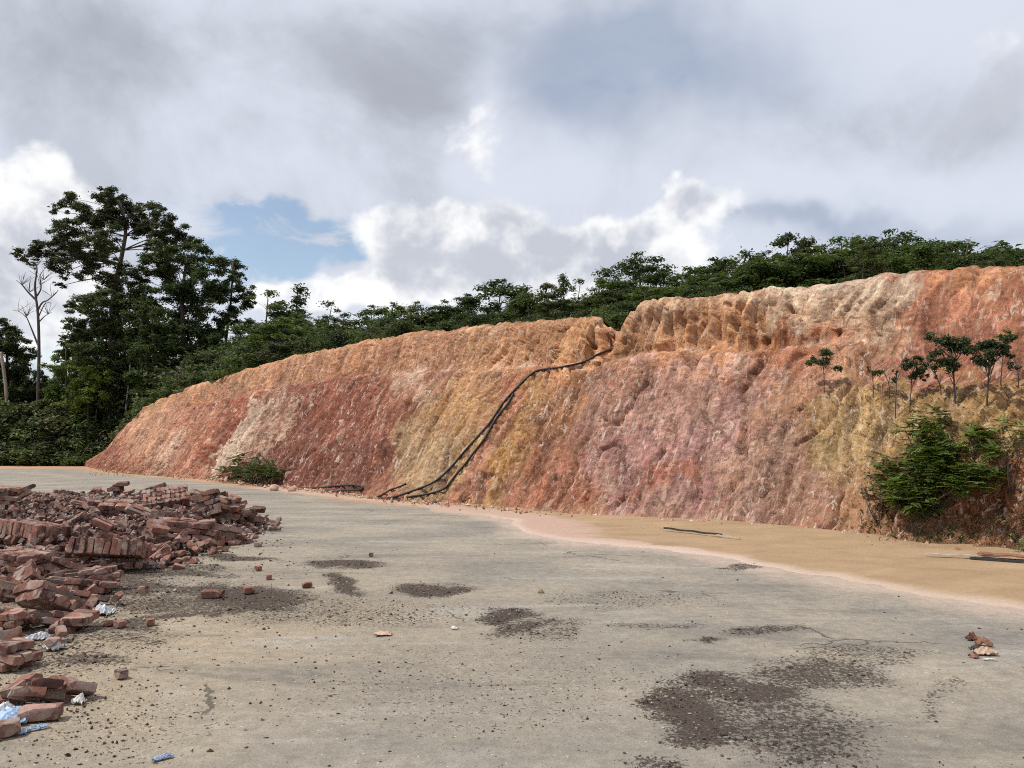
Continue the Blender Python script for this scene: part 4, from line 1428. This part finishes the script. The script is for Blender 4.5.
def blades(zones, h, name, mat, label, flatg=False):
    V = []
    for x0, x1, y0, y1, n in zones:
        for _ in range(n):
            x, y = rng.uniform(x0, x1), rng.uniform(y0, y1)
            p, nn = on_cliff(x, y)
            a = rng.random() * 6.28
            ln_ = h * (.4 + rng.random())
            w = .003 + .002 * p.y / 10
            d1 = np.array((math.cos(a), math.sin(a), 0))
            lean = np.array((rng.normal() * .45, -abs(rng.normal()) * .4, 1.0))
            b = np.array(p) - np.array((0, 0, .02))
            V += [b - d1 * w, b + d1 * w, b + lean * ln_ * .6 + d1 * w * .5, b + lean * ln_ + d1 * rng.normal() * .03 - np.array((0, 0, ln_ * .15))]
    me = mesh_np(name, np.array(V), np.arange(len(V)).reshape(-1, 4), M[mat])
    return tag(link(name, me), label, 'grass', kind='stuff')


blades([(830, 1024, 385, 440, 700), (860, 1024, 515, 548, 900), (840, 900, 430, 530, 200), (950, 1024, 440, 520, 400), (640, 900, 520, 531, 200), (90, 170, 462, 476, 1500)], .075, 'dry_grass', 'leaf_dry', 'short dry straw-coloured grass on the right slope')
blades([(860, 1024, 510, 545, 350), (160, 230, 474, 480, 90), (380, 470, 498, 506, 70)], .14, 'weeds', 'leaf_olive', 'low olive weeds along the foot of the cliff')

# ------------------------------------------------------------------ hoses
def hose(label, pts, r=.036):
    w = []
    for x, y in pts:
        p, nn = on_cliff(x, y)
        w.append(p + nn * (r + .012))
    w = spline(w, len(w) * 7)
    ND = Vector((-.60, -.55, .57)).normalized()
    hs = []
    for p in w:                       # height of the soil under the pipe, measured along the mean face normal
        q = BV.ray_cast(p + ND * 1.0, -ND)
        hs.append(1.0 - q[3] if q[0] is not None else 0.0)
    hs = np.array(hs)
    hs = np.clip(hs, -.25, .6)
    mx = np.array([hs[max(0, i - 3):i + 4].max() for i in range(len(hs))])
    mx = np.convolve(np.pad(mx, 3, mode='edge'), np.ones(7) / 7, 'valid')
    out = []
    for p, h in zip(w, np.maximum(mx, hs)):
        q = p + ND * (h + r * .6)
        q.z = max(q.z, r + .02)
        out.append(q)
    m = MB()
    m.tube(out, r, 8)
    return tag(link('black_hose', m.mesh('black_hose', M['hose'])), label, 'hose', 'hoses down the cliff')


hose('upper black hose running from the crest notch down to the cliff foot', [(609, 348), (596, 355), (582, 362), (565, 367), (545, 370), (533, 374), (522, 383), (512, 394), (500, 409), (489, 424), (478, 437), (464, 452), (452, 467), (436, 481), (416, 491), (396, 497), (379, 500)], .032)
hose('lower black hose splitting off to the right near the cliff foot', [(514, 394), (508, 404), (501, 413), (492, 427), (482, 443), (470, 459), (459, 474), (450, 485), (438, 492), (424, 497), (410, 499)], .032)
hose('short black hose end sticking out at the foot of the long hoses', [(406, 484), (395, 490), (384, 495), (375, 499), (386, 500), (402, 501)], .028)
hose('black hose loop lying apart at the cliff foot on the left', [(300, 489), (318, 489), (335, 487), (352, 486), (362, 487), (361, 490), (350, 492), (335, 493), (325, 493)], .035)

# ------------------------------------------------------------------ boulders and foot stones
def rock_mesh(name, seed, mat, sub=2, rough=.25):
    bm = bmesh.new()
    bmesh.ops.create_icosphere(bm, subdivisions=sub, radius=1)
    P = np.array([tuple(v.co) for v in bm.verts])
    f1, f2, c = worley(P * 1.1 + seed * 3.1, seed)
    n = fbm(P * 1.3 + seed, 3, seed)
    for v, a, b in zip(bm.verts, n, c):
        v.co *= 1 + rough * a + .18 * (b - .5)
    me = bpy.data.meshes.new(name)
    bm.to_mesh(me)
    bm.free()
    me.materials.append(mat)
    return me


def stone(name, label, x, y, w, mat, seed, flatt=.75, cat='stone', group=None, sub=2):
    p = gpt(x, y)
    s = w * math.hypot(p.x, p.y) / F * .5
    o = link(name, rock_mesh(name, seed, M[mat], sub))
    o.scale = (s, s * .9, s * flatt)
    o.location = (p.x, p.y + s * .6, s * flatt * .6)
    o.rotation_euler = (0, 0, seed * 1.7)
    return tag(o, label, cat, group)


p_, n_ = on_cliff(108, 444)
b_ = link('boulder', rock_mesh('boulder', 5, M['stone'], 3, .2))
b_.location = p_ + Vector((0, 0, .1))
b_.scale = (.36, .36, .34)
tag(b_, 'round orange boulder perched on the left end of the cliff', 'boulder')
stone('boulder', 'pale boulder on the ground right of the low spreading bush', 273, 491, 10, 'stone', 3, .8, 'boulder')
stone('boulder', 'reddish boulder next to the pale one at the cliff foot', 291, 492, 8, 'stone', 4, .8, 'boulder')
stone('stone', 'dark stone beside the hose ends at the cliff foot', 435, 505, 7, 'dark_metal', 6, .7)
for i, (x, y) in enumerate([(418, 503), (424, 504), (448, 508), (460, 511)]):
    stone('stone', 'small dark foot stone by the hose ends', x, y, 3.2, 'rust', 10 + i, .7, group='tiny stones by the hose ends', sub=1)

# ------------------------------------------------------------------ bricks
BRK = (.215, .102, .07)


def brick_mesh(seed, size, chip=.010, big=.0):
    rg = random.Random(seed)
    bm = bmesh.new()
    for sx in (-1, 1):
        for sy in (-1, 1):
            for sz in (-1, 1):
                c = [sx * size[0] / 2, sy * size[1] / 2, sz * size[2] / 2]
                k = chip * rg.uniform(.4, 1.6)
                if rg.random() < big:
                    k = rg.uniform(.02, .06)
                for ax in range(3):
                    q = list(c)
                    q[ax] -= math.copysign(min(k * rg.uniform(.7, 1.5), size[ax] * .42), q[ax])
                    bm.verts.new([v + rg.uniform(-.0025, .0025) for v in q])
    bmesh.ops.convex_hull(bm, input=bm.verts)
    for v in [v for v in bm.verts if not v.link_faces]:
        bm.verts.remove(v)
    me = bpy.data.meshes.new('brick')
    bm.to_mesh(me)
    bm.free()
    me.materials.append(M['brick'])
    return me


BR = [brick_mesh(i, BRK, .012, .30) for i in range(6)] + [brick_mesh(20 + i, (BRK[0] * f, BRK[1], BRK[2]), .012, .35) for i, f in enumerate((.5, .65, .4, .75))] + [brick_mesh(70 + i, (.11, .09, .06), .02, .8) for i in range(3)]
BW = [brick_mesh(40 + i, BRK, .012, .38) for i in range(6)]

pile_px = [(-60, 700), (0, 684), (32, 668), (62, 650), (85, 630), (112, 612), (122, 598), (116, 585), (92, 583), (120, 577), (150, 573), (180, 563), (215, 549), (245, 541), (266, 531), (268, 524), (252, 519)]
pile = [tuple(gpt(x, y))[:2] for x, y in pile_px] + [(-6.4, 18.6), (-9, 20.5), (-14, 21), (-16, 17), (-12, 9), (-6.5, 4.5)]
PA = np.array(pile)


def poly_sd(x, y):
    x, y = np.asarray(x, float), np.asarray(y, float)
    ins = np.zeros(x.shape, bool)
    dm = np.full(x.shape, 1e9)
    for (ax, ay), (bx, by) in zip(PA, np.roll(PA, -1, 0)):
        cr_ = ((ay > y) != (by > y)) & (x < (bx - ax) * (y - ay) / (by - ay + 1e-12) + ax)
        ins ^= cr_
        t = np.clip(((x - ax) * (bx - ax) + (y - ay) * (by - ay)) / ((bx - ax) ** 2 + (by - ay) ** 2), 0, 1)
        dm = np.minimum(dm, np.hypot(x - ax - t * (bx - ax), y - ay - t * (by - ay)))
    return np.where(ins, dm, -dm)


def pile_h(x, y):
    sd = poly_sd(x, y)
    q = np.stack([np.atleast_1d(x), np.atleast_1d(y), np.zeros(np.size(x))], 1)
    lim = np.interp(np.atleast_1d(y), [5, 8.5, 10, 13, 17, 19.5, 21], [.06, .08, .16, .32, .38, .30, .08])
    return np.maximum(0, sstep(np.atleast_1d(sd), -.1, 1.1) * lim * (1 + .45 * fbm(q * .9, 3, 55)))


xs, ys = np.linspace(-16, -3, 170), np.linspace(4, 21.5, 220)
XX, YY = np.meshgrid(xs, ys)
hh = pile_h(XX.ravel(), YY.ravel())
MP = np.stack([XX.ravel(), YY.ravel(), hh - .10 + .05 * fbm(np.stack([XX.ravel() * 3, YY.ravel() * 3, hh * 0], 1), 3, 56)], 1)
MP[:, 2] = np.where(hh <= .003, -.12, MP[:, 2])
mm = mesh_np('rubble_mound', MP, grid_faces(220, 170), M['dust'], True)
tag(link('rubble_mound', mm), 'crushed brick and dust filling the rubble heap', 'rubble', kind='stuff')


FRAG = []


# masonry fragments: a block of bricks still mortared together
def masonry(label, x, y, dims, rot, lift=0.0, seed=0, unit='bed', keep=.82, z=None, scale=1.0, depth=None):
    """dims = bricks along x, y, z; unit: 'bed' flat bricks, 'end' bricks standing on end"""
    rg = random.Random(seed)
    if unit == 'bed':
        u = (.222, .108, .078)
        er = (0, 0, 0)
    else:
        u = (.078, .108, .222)
        er = (0, R(90), 0)
    p = gpt(x, y) if depth is None else at(x, y, depth)
    zz = z if z is not None else float(pile_h(p.x, p.y)[0])
    e = bpy.data.objects.new('masonry_fragment', None)
    COL.objects.link(e)
    e.location = (p.x, p.y, zz + lift)
    e.rotation_euler = [R(a) for a in rot]
    e.scale = (scale * .9,) * 3
    nx, ny, nz = dims
    for k in range(nz):
        for j in range(ny):
            for i in range(nx):
                edge = (i in (0, nx - 1)) + (j in (0, ny - 1)) + (k == nz - 1)
                if nx * ny * nz > 3 and edge >= 2 and rg.random() > keep:
                    continue
                if 0 < i < nx - 1 and 0 < j < ny - 1 and 0 < k < nz - 1:
                    continue
                o = link('brick', rg.choice(BW), e)
                sh = (.5 * u[0] if unit == 'bed' and (k % 2) else 0)
                o.location = ((i - (nx - 1) / 2) * u[0] + sh + rg.uniform(-.018, .018), (j - (ny - 1) / 2) * u[1] + rg.uniform(-.010, .010), (k + .5) * u[2] + rg.uniform(-.004, .004))
                o.rotation_euler = (er[0] + rg.uniform(-.11, .11), er[1] + rg.uniform(-.09, .09), rg.uniform(-.10, .10))
    # mortar fills the joints, a little behind the faces
    bm = bmesh.new()
    bmesh.ops.create_cube(bm, size=1)
    bmesh.ops.subdivide_edges(bm, edges=bm.edges, cuts=3, use_grid_fill=True)
    for v in bm.verts:
        v.co = Vector((v.co.x * max(nx * u[0] - (.16 if unit == 'bed' else .06), .05), v.co.y * max(ny * u[1] - .09, .05), (v.co.z + .5) * max(nz * u[2] - .045, .03) + .012)) + Vector([rg.uniform(-.004, .004) for _ in range(3)])
    me = bpy.data.meshes.new('mortar')
    bm.to_mesh(me)
    bm.free()
    me.materials.append(M['mortar'])
    link('mortar', me, e)
    if 'small broken' not in label:
        w_ = label.split()
        cut = next((i for i, q in enumerate(w_) if i > 2 and q in ('at', 'tilted', 'propped', 'in', 'leaning', 'from', 'near', 'under', 'beside', 'below', 'left', 'above', 'on', 'with', 'standing', 'behind', 'lying', 'of')), 8)
        FRAG.append((p.x, p.y, ' '.join(w_[:max(cut, 3)])))
    return tag(e, label, 'masonry', 'masonry fragments in the heap')


masonry('large ribbed slab of upright bricks tilted at the heap front', 108, 572, (12, 5, 1), (-14, 4, 12), .12, 1, 'end', .95)
masonry('flat ribbed pinkish brick slab at the left edge of the heap', 30, 556, (13, 6, 1), (-6, 5, -20), .05, 2, 'end', .95)
masonry('dark ribbed slab propped up on the far heap crest', 166, 528, (10, 4, 1), (38, -8, 25), .16, 3, 'end', .95, scale=1.2)
masonry('upright masonry block at the right tip of the heap, nearest the yard', 249, 530, (1, 2, 4), (8, 6, 10), 0, 4, scale=1.3)
masonry('second upright masonry block from the right tip', 236, 532, (1, 3, 5), (-6, -12, 30), 0, 5, scale=1.3)
masonry('third upright leaning masonry block from the right tip', 224, 534, (1, 3, 5), (5, 18, -20), 0, 6, scale=1.3)
masonry('squat broken block leaning left of the upright blocks', 209, 535, (2, 3, 5), (-10, -18, 15), 0, 7, scale=1.3)
masonry('greyish mortared block in front of the upright blocks', 185, 548, (3, 3, 3), (4, 6, 8), 0, 8, scale=1.3)
masonry('reddish block in front of the upright blocks, right', 220, 545, (2, 3, 3), (-8, 14, 40), 0, 9, scale=1.3)
masonry('large square-cut pier chunk at the left picture edge', 12, 584, (3, 4, 4), (2, 3, -8), 0, 10, keep=1)
masonry('low slab of bricks with orange ends near the heap edge', 72, 595, (4, 3, 2), (-6, 8, 16), .02, 11, scale=.88)
masonry('small slab of orange brick ends under the low slab', 66, 608, (3, 3, 2), (-22, 16, 34), .0, 12, scale=.88)
masonry('long flat slab beside the low slab with orange ends', 82, 590, (4, 2, 3), (3, -5, 4), .02, 13, scale=.88)
masonry('block with a pale brick end below the heap edge', 67, 630, (1, 3, 2), (4, 4, 4), .0, 14, scale=1.0, keep=1)
masonry('dark crooked block left of the pale-ended block', 38, 628, (2, 2, 2), (-12, 14, 50), 0, 15, scale=.88)
masonry('dark block at the left edge above the big red chunk', 14, 630, (2, 2, 2), (10, -8, -30), 0, 16, scale=.88)
masonry('big red chunk with pale mortar bands at the left edge', 8, 668, (1, 3, 3), (-6, 6, -16), 0, 17, keep=1, scale=.88)
masonry('broken cluster of bricks lying apart nearest the camera', 42, 706, (2, 2, 2), (-24, 16, 34), 0.03, 18, keep=.7, scale=.88)
masonry('grey chunk on the left of the near brick cluster', 17, 700, (1, 2, 2), (18, -14, -24), 0, 19, scale=.88)
masonry('dark rounded chunk behind the near brick cluster', 62, 690, (1, 2, 1), (12, 22, 50), 0.0, 20, scale=.88)
masonry('dark block standing highest at the left end of the heap', 2, 494, (2, 3, 4), (4, 5, 10), .0, 21, z=.62, depth=13.5)
masonry('pale topped stone-like chunk on the heap skyline', 81, 497, (2, 2, 1), (12, 14, 30), -.04, 22, z=.50, depth=15)
masonry('red block standing upright on the heap skyline', 116, 512, (1, 2, 4), (4, -6, 12), 0.05, 23, scale=1.5)
rm = random.Random(44)
k = 0
for x, y in [(20, 512), (45, 506), (62, 515), (95, 512), (130, 517), (148, 520), (60, 528), (90, 530), (118, 535), (140, 540), (160, 545), (10, 530), (175, 530), (195, 525), (30, 600), (52, 580), (15, 612), (95, 555), (205, 552), (150, 556), (170, 558), (35, 520), (78, 545), (46, 618)]:
    dm_ = rm.choice([(2, 2, 2), (3, 2, 1), (1, 2, 3), (2, 3, 2), (3, 2, 2), (1, 3, 2)])
    k += 1
    o = masonry('small broken masonry lump half buried in the brick heap', x, y, dm_, (rm.uniform(-35, 35), rm.uniform(-30, 30), rm.uniform(0, 180)), rm.uniform(.0, .12), 60 + k, scale=rm.uniform(.95, 1.45))
    near_ = min(FRAG, key=lambda t: (t[0] - o.location.x) ** 2 + (t[1] - o.location.y) ** 2)[2]
    o['label'] = 'small masonry lump half buried beside the ' + near_
    o['group'] = 'small masonry lumps in the heap'

# loose bricks
rl = random.Random(12)
cand = []
while len(cand) < 4600:
    x, y = rl.uniform(-15, -3.2), rl.uniform(4.5, 20.5)
    sd = float(poly_sd(np.array([x]), np.array([y]))[0])
    if sd < -.25 or (sd < .1 and rl.random() < .55):
        continue
    if y < 10 and rl.random() < .76:
        continue
    cand.append((x, y))
cx_ = np.array(cand)
ch = pile_h(cx_[:, 0], cx_[:, 1])
cpx, cpy = project(np.c_[cx_, ch + .05])
order = sorted(range(len(cand)), key=lambda i: (not (4 < cpx[i] < 1020 and cpy[i] < 760), math.hypot(*cand[i])))
nobj = 0
SV, SF, so_ = [], [], 0
bdat = []
for me in BR:
    bdat.append((np.array([tuple(v.co) for v in me.vertices]), np.array([tuple(p.vertices) for p in me.polygons if len(p.vertices) == 3])))
for rank, i in enumerate(order):
    x, y = cand[i]
    h = float(ch[i])
    v = rl.randrange(len(BR)) if rl.random() < .45 else rl.randrange(6, len(BR))
    tilt = 1.1 if h > .12 else .4
    eul = Euler((rl.gauss(0, tilt) + rl.choice((0, 0, math.pi / 2)), rl.gauss(0, tilt), rl.random() * 6.28))
    z = h + rl.uniform(-.03, .06) + (.02 if h > .1 else .035)
    if rank < 285:
        o = link('brick', BR[v])
        o.location = (x, y, z)
        o.rotation_euler = eul
        o.scale = (rl.uniform(.7, 1.0),) * 3
        fr_ = min(FRAG, key=lambda t: (t[0] - x) ** 2 + (t[1] - y) ** 2)
        ddx, ddy = x - fr_[0], y - fr_[1]
        lab = ('right of' if ddx > 0 else 'left of') if abs(ddx) > abs(ddy) else ('behind' if ddy > 0 else 'in front of')
        lab += ' the ' + fr_[2]
        tag(o, 'loose brick lying ' + lab, 'brick', 'loose bricks ' + lab)
    else:
        Vb, Fb = bdat[v]
        mt = np.array(eul.to_matrix())
        sc__ = rl.uniform(.35, 1.1)
        SV.append((Vb * sc__) @ mt.T + np.array((x, y, z)))
        SF.append(Fb + so_)
        so_ += len(Vb)
CV, CF, co_ = [], [], 0
for i in range(4200):
    x, y = cand[rl.randrange(len(cand))]
    x += rl.gauss(0, .15)
    y += rl.gauss(0, .15)
    h = float(pile_h(np.array([x]), np.array([y]))[0])
    Vb, Fb = bdat[rl.choice((6, 8, 10, 11, 12))]
    mt = np.array(Euler((rl.random() * 6, rl.random() * 6, rl.random() * 6)).to_matrix())
    CV.append((Vb * rl.uniform(.10, .42)) @ mt.T + np.array((x, y, h + rl.uniform(-.01, .09) * (1 if h > .05 else .2) + .01)))
    CF.append(Fb + co_)
    co_ += len(Vb)
tag(link('mortar_crumbs', mesh_np('mortar_crumbs', np.concatenate(CV), np.concatenate(CF), M['crumb'])), 'pale mortar crumbs and dust lumps strewn through the brick heap', 'rubble', kind='stuff')
sm = mesh_np('brick_rubble', np.concatenate(SV), np.concatenate(SF), M['brick'])
tag(link('brick_rubble', sm), 'mass of broken bricks further back in the heap', 'rubble', kind='stuff')


def lone_brick(label, x, y, v, rz, tilt=0.0, sc=1.0):
    p = gpt(x, y)
    o = link('brick', BR[v])
    o.location = (p.x, p.y, .035 * sc + .01)
    o.rotation_euler = (tilt, 0, rz)
    o.scale = (sc,) * 3
    return tag(o, label, 'brick', 'bricks scattered apart on the yard')


for a in [('single whole brick lying below the near cluster', 40, 720, 0, .2), ('brown half brick beside the blue litter', 8, 736, 6, .7), ('dark brick lying right of the low slab', 112, 587, 7, .1),
          ('flat reddish brick lying on the large dark stain', 213, 598, 1, 0), ('dark half brick right of the flat reddish brick', 249, 594, 6, .4), ('dark lump of brick above the stain, left one', 258, 571, 8, .9),
          ('dark lump of brick above the stain, right one', 269, 580, 8, .3), ('dark brick lump at the right end of the stain', 307, 588, 7, .5), ('lone dark brick lump far out on the yard', 371, 557, 8, .2),
          ('reddish half brick right of the heap tip', 258, 547, 6, .1), ('small brick lump left of the stains', 150, 626, 8, .6), ('small brick piece right of the white plastic', 120, 628, 6, 1.0),
          ('flat brick piece beyond the heap tip', 275, 531, 1, .1), ('small dark brick bit alone mid yard', 121, 679, 8, .9)]:
    lone_brick(*a, sc=.75 if 'small' in a[0] or 'lump' in a[0] else 1.0)


# ------------------------------------------------------------------ litter and strips
def crumple(name, label, x, y, w, h, mat, seed, height=.05, rz=0.0, z=.0, cat='litter', d_=None):
    p = gpt(x, y)
    n = 13
    u, v = np.meshgrid(np.linspace(-.5, .5, n), np.linspace(-.5, .5, n))
    q = np.stack([u.ravel(), v.ravel(), np.zeros(n * n)], 1)
    nz = fbm(q * 3.1 + seed * 7, 3, seed)
    ridge = np.abs(noise3(q * 5 + seed, seed + 3))
    dome = np.clip(1 - (u.ravel() ** 2 + v.ravel() ** 2) * 4.4, 0, 1)
    P = np.stack([u.ravel() * w * (1 + .25 * nz), v.ravel() * h * (1 - .25 * nz), .012 + height * (dome * .7 + .9 * ridge + .3 * nz)], 1)
    P[:, 2] = np.maximum(P[:, 2], .006)
    low_ = P.copy()
    low_[:, 2] -= .004
    Fg = grid_faces(n, n)
    me = mesh_np(name, np.concatenate([P, low_]), np.concatenate([Fg, Fg[:, ::-1] + n * n]), M[mat])
    o = link(name, me)
    o.location = (p.x, p.y, z)
    o.rotation_euler = (0, 0, rz)
    return tag(o, label, cat)


crumple('plastic_wrap', 'crumpled white plastic wrap beside the heap edge', 102, 615, .20, .16, 'plastic_white', 1, .09)
crumple('plastic_bag', 'crumpled white plastic bag right of the big red chunk', 54, 650, .14, .12, 'plastic_white', 2, .07)
crumple('plastic_scrap', 'white plastic scrap above the white bag', 38, 640, .16, .08, 'plastic_white', 3, .06, .5)
crumple('plastic_scrap', 'greyish scrap below the white bag', 34, 660, .10, .08, 'plaster', 4, .04, .2)
crumple('plastic_sheet', 'pale blue crumpled sheet at the left edge by the whole brick', 8, 722, .24, .20, 'plastic_blue', 5, .07, .3)
crumple('plastic_sheet', 'whitish crumpled sheet beside the pale blue one', 4, 714, .14, .10, 'plastic_white', 15, .06, .1)
crumple('blue_strip', 'short blue strip in front of the whole brick', 24, 734, .035, .06, 'plastic_blue', 6, .02, .2)
crumple('blue_strip', 'longer blue strip right of the short one', 37, 730, .10, .028, 'plastic_blue', 7, .02, .6)
crumple('blue_strip', 'blue strip at the bottom edge of the yard', 163, 760, .10, .03, 'plastic_blue', 8, .02, .7)
crumple('plaster_lump', 'white plaster lump right of the near brick cluster', 79, 704, .07, .06, 'plaster', 9, .05)
crumple('plastic_scrap', 'white scrap between the heap rear blocks', 133, 530, .28, .16, 'plastic_white', 10, .14, .2, .32)
crumple('plaster_crumb', 'pale plaster crumbs in the middle of the yard', 383, 635, .14, .10, 'stone', 11, .02, .2)
crumple('plaster_crumb', 'single pale crumb right of the yard middle', 454, 630, .05, .04, 'plaster', 12, .03)
crumple('leaf_litter', 'yellow dry leaf alone on the far yard', 541, 593, .07, .05, 'leaf_dry', 13, .03)
crumple('paper_scrap', 'small white paper strip by the debris at right', 990, 661, .10, .02, 'plaster', 14, .01, -.1)
# broken tile pile at right
for i, (x, y, w, h, mt, rz, hz_, lab) in enumerate([
    (972, 640, .10, .05, 'brick', .2, .05, 'reddish tile piece on top of the right debris'), (984, 646, .12, .05, 'rust', -.4, .06, 'dark red tile piece in the right debris'),
    (985, 655, .16, .08, 'stone', -.2, .05, 'pale plaster piece at the front of the right debris'), (974, 658, .07, .06, 'brick', .6, .04, 'pinkish tile piece at the front left of the right debris'),
    (978, 650, .12, .07, 'dark_metal', .1, .03, 'dark scrap under the right debris')]):
    crumple('tile_piece', lab, x, y, w, h, mt, 30 + i, hz_, rz, cat='debris')


def strip(name, label, a, b, w, t, mat, za=.03, zb=.03, cat='plank'):
    p, q = gpt(*a), gpt(*b)
    p.z, q.z = za, zb
    dd = q - p
    sd = Vector((-dd.y, dd.x, 0)).normalized() * w / 2
    n = 12
    V = []
    for i in range(n + 1):
        c = p.lerp(q, i / n) + Vector((0, 0, math.sin(i * 1.3) * .006))
        ww = sd * (.85 + .3 * abs(math.sin(i * 2.1)))
        for s, zz in ((-1, 0), (1, 0), (1, t), (-1, t)):
            V.append(c + ww * s + Vector((0, 0, zz)))
    Fc = [(i * 4 + k, i * 4 + (k + 1) % 4, i * 4 + 4 + (k + 1) % 4, i * 4 + 4 + k) for i in range(n) for k in range(4)] + [(0, 1, 2, 3), (n * 4 + 3, n * 4 + 2, n * 4 + 1, n * 4)]
    me = mesh_np(name, np.array([tuple(v) for v in V]), np.array(Fc), M[mat])
    return tag(link(name, me), label, cat)


strip('dark_pole', 'dark thin pole lying on the silt at the cliff foot', (664, 532), (722, 538.5), .035, .03, 'dark_metal', .06, .05, 'pole')
strip('pale_stick', 'pale stick end continuing the dark pole', (716, 538.5), (740, 541), .03, .02, 'wood', .05, .04, 'stick')
strip('pale_board', 'long pale narrow board on the silt at right', (925, 559), (1000, 563), .05, .02, 'wood', .06, .08, 'board')
strip('rusty_sheet', 'rusty bent metal strip at the right edge under the bush', (978, 561), (1045, 566), .22, .02, 'rust', .10, .10, 'metal strip')
strip('dark_angle', 'dark shadowed metal bar under the rusty strip', (970, 562), (1030, 567), .05, .03, 'dark_metal', .04, .05, 'metal bar')

# ------------------------------------------------------------------ grit on the yard
rng = np.random.default_rng(5)
octv = np.array([(1, 0, 0), (-1, 0, 0), (0, 1, 0), (0, -1, 0), (0, 0, 1), (0, 0, -1)], float)
octf = np.array([(0, 2, 4), (2, 1, 4), (1, 3, 4), (3, 0, 4), (2, 0, 5), (1, 2, 5), (3, 1, 5), (0, 3, 5)])
N = 38000
gxp = rng.uniform(-40, 1064, N * 4)
gyp = 540 + 240 * rng.random(N * 4) ** 1.25
pts = np.array([tuple(gpt(a, b)) for a, b in zip(gxp, gyp)])
ix = np.clip(np.searchsorted(gx_, pts[:, 0]), 0, len(gx_) - 1)
iy = np.clip(np.searchsorted(gy_, pts[:, 1]), 0, len(gy_) - 1)
dk = dark.reshape(GX.shape)[iy, ix]
cl_ = fbm(pts * 1.2, 3, 66)
sdp = poly_sd(pts[:, 0], pts[:, 1])
prob = .003 + 1.1 * dk ** 2 + .07 * sstep(cl_, .3, .7) + .30 * np.exp(-np.maximum(-sdp, 0) / .8)
prob *= (dcl.reshape(GX.shape)[iy, ix] > 2.2)
ok = np.where(rng.random(len(pts)) < prob)[0][:N]
pts, dk = pts[ok], dk[ok]
n = len(pts)
sz = (.0022 + .0085 * rng.random(n) ** 5) * (1 + .6 * (rng.random(n) < .02)) * (.7 + np.hypot(pts[:, 0], pts[:, 1]) / 14)
V = octv[None] * (1 + .35 * rng.normal(size=(n, 6, 1))) * sz[:, None, None] * np.array((1.2, 1.0, .7))
V += rng.normal(size=(n, 6, 3)) * sz[:, None, None] * .22
V += pts[:, None]
V[..., 2] += sz[:, None] * .35
pal = np.array([(.04, .028, .023), (.085, .052, .04), (.13, .068, .05), (.30, .26, .2), (.06, .045, .036)])
pc = pal[np.where(rng.random(n) < .12, 3, rng.choice([0, 1, 1, 2, 4], n))]
Fg = (octf[None] + (np.arange(n) * 6)[:, None, None]).reshape(-1, 3)


def m_grit(g, p):
    g.put(p.inputs['Base Color'], attr(g, 'Col', 'Color'))


gm = mesh_np('grit', V.reshape(-1, 3), Fg, material('grit', m_grit), False, {'Col': np.repeat(pc, 6, 0)})
tag(link('grit', gm), 'brown grit and brick crumbs strewn over the yard', 'grit', kind='stuff')
# soil crumbs fallen at the cliff foot
V, pcs = [], []
m_ = 5200
us = rng.integers(60, NU - 60, m_)
off = np.abs(rng.normal(size=m_)) * .28 - .12
q = np.c_[B[us] - nrm[us] * off[:, None], np.full(m_, .02)]
sz = (.007 + .04 * rng.random(m_) ** 7) * np.clip(np.linalg.norm(B[us], axis=1) / 16, .6, 1.8)
q[:, 2] += sz * .3 + .02
V = octv[None] * (1 + .3 * rng.normal(size=(m_, 6, 1))) * sz[:, None, None] + q[:, None] + rng.normal(size=(m_, 6, 3)) * sz[:, None, None] * .2
cc = np.array([(.42, .24, .16), (.30, .13, .08), (.55, .42, .32), (.38, .25, .13)])[rng.integers(0, 4, m_)]
cm_ = mesh_np('fallen_crumbs', V.reshape(-1, 3), (octf[None] + (np.arange(m_) * 6)[:, None, None]).reshape(-1, 3), bpy.data.materials['grit'], False, {'Col': np.repeat(cc, 6, 0)})
tag(link('fallen_crumbs', cm_), 'crumbs of soil fallen along the cliff foot', 'soil crumbs', kind='stuff')
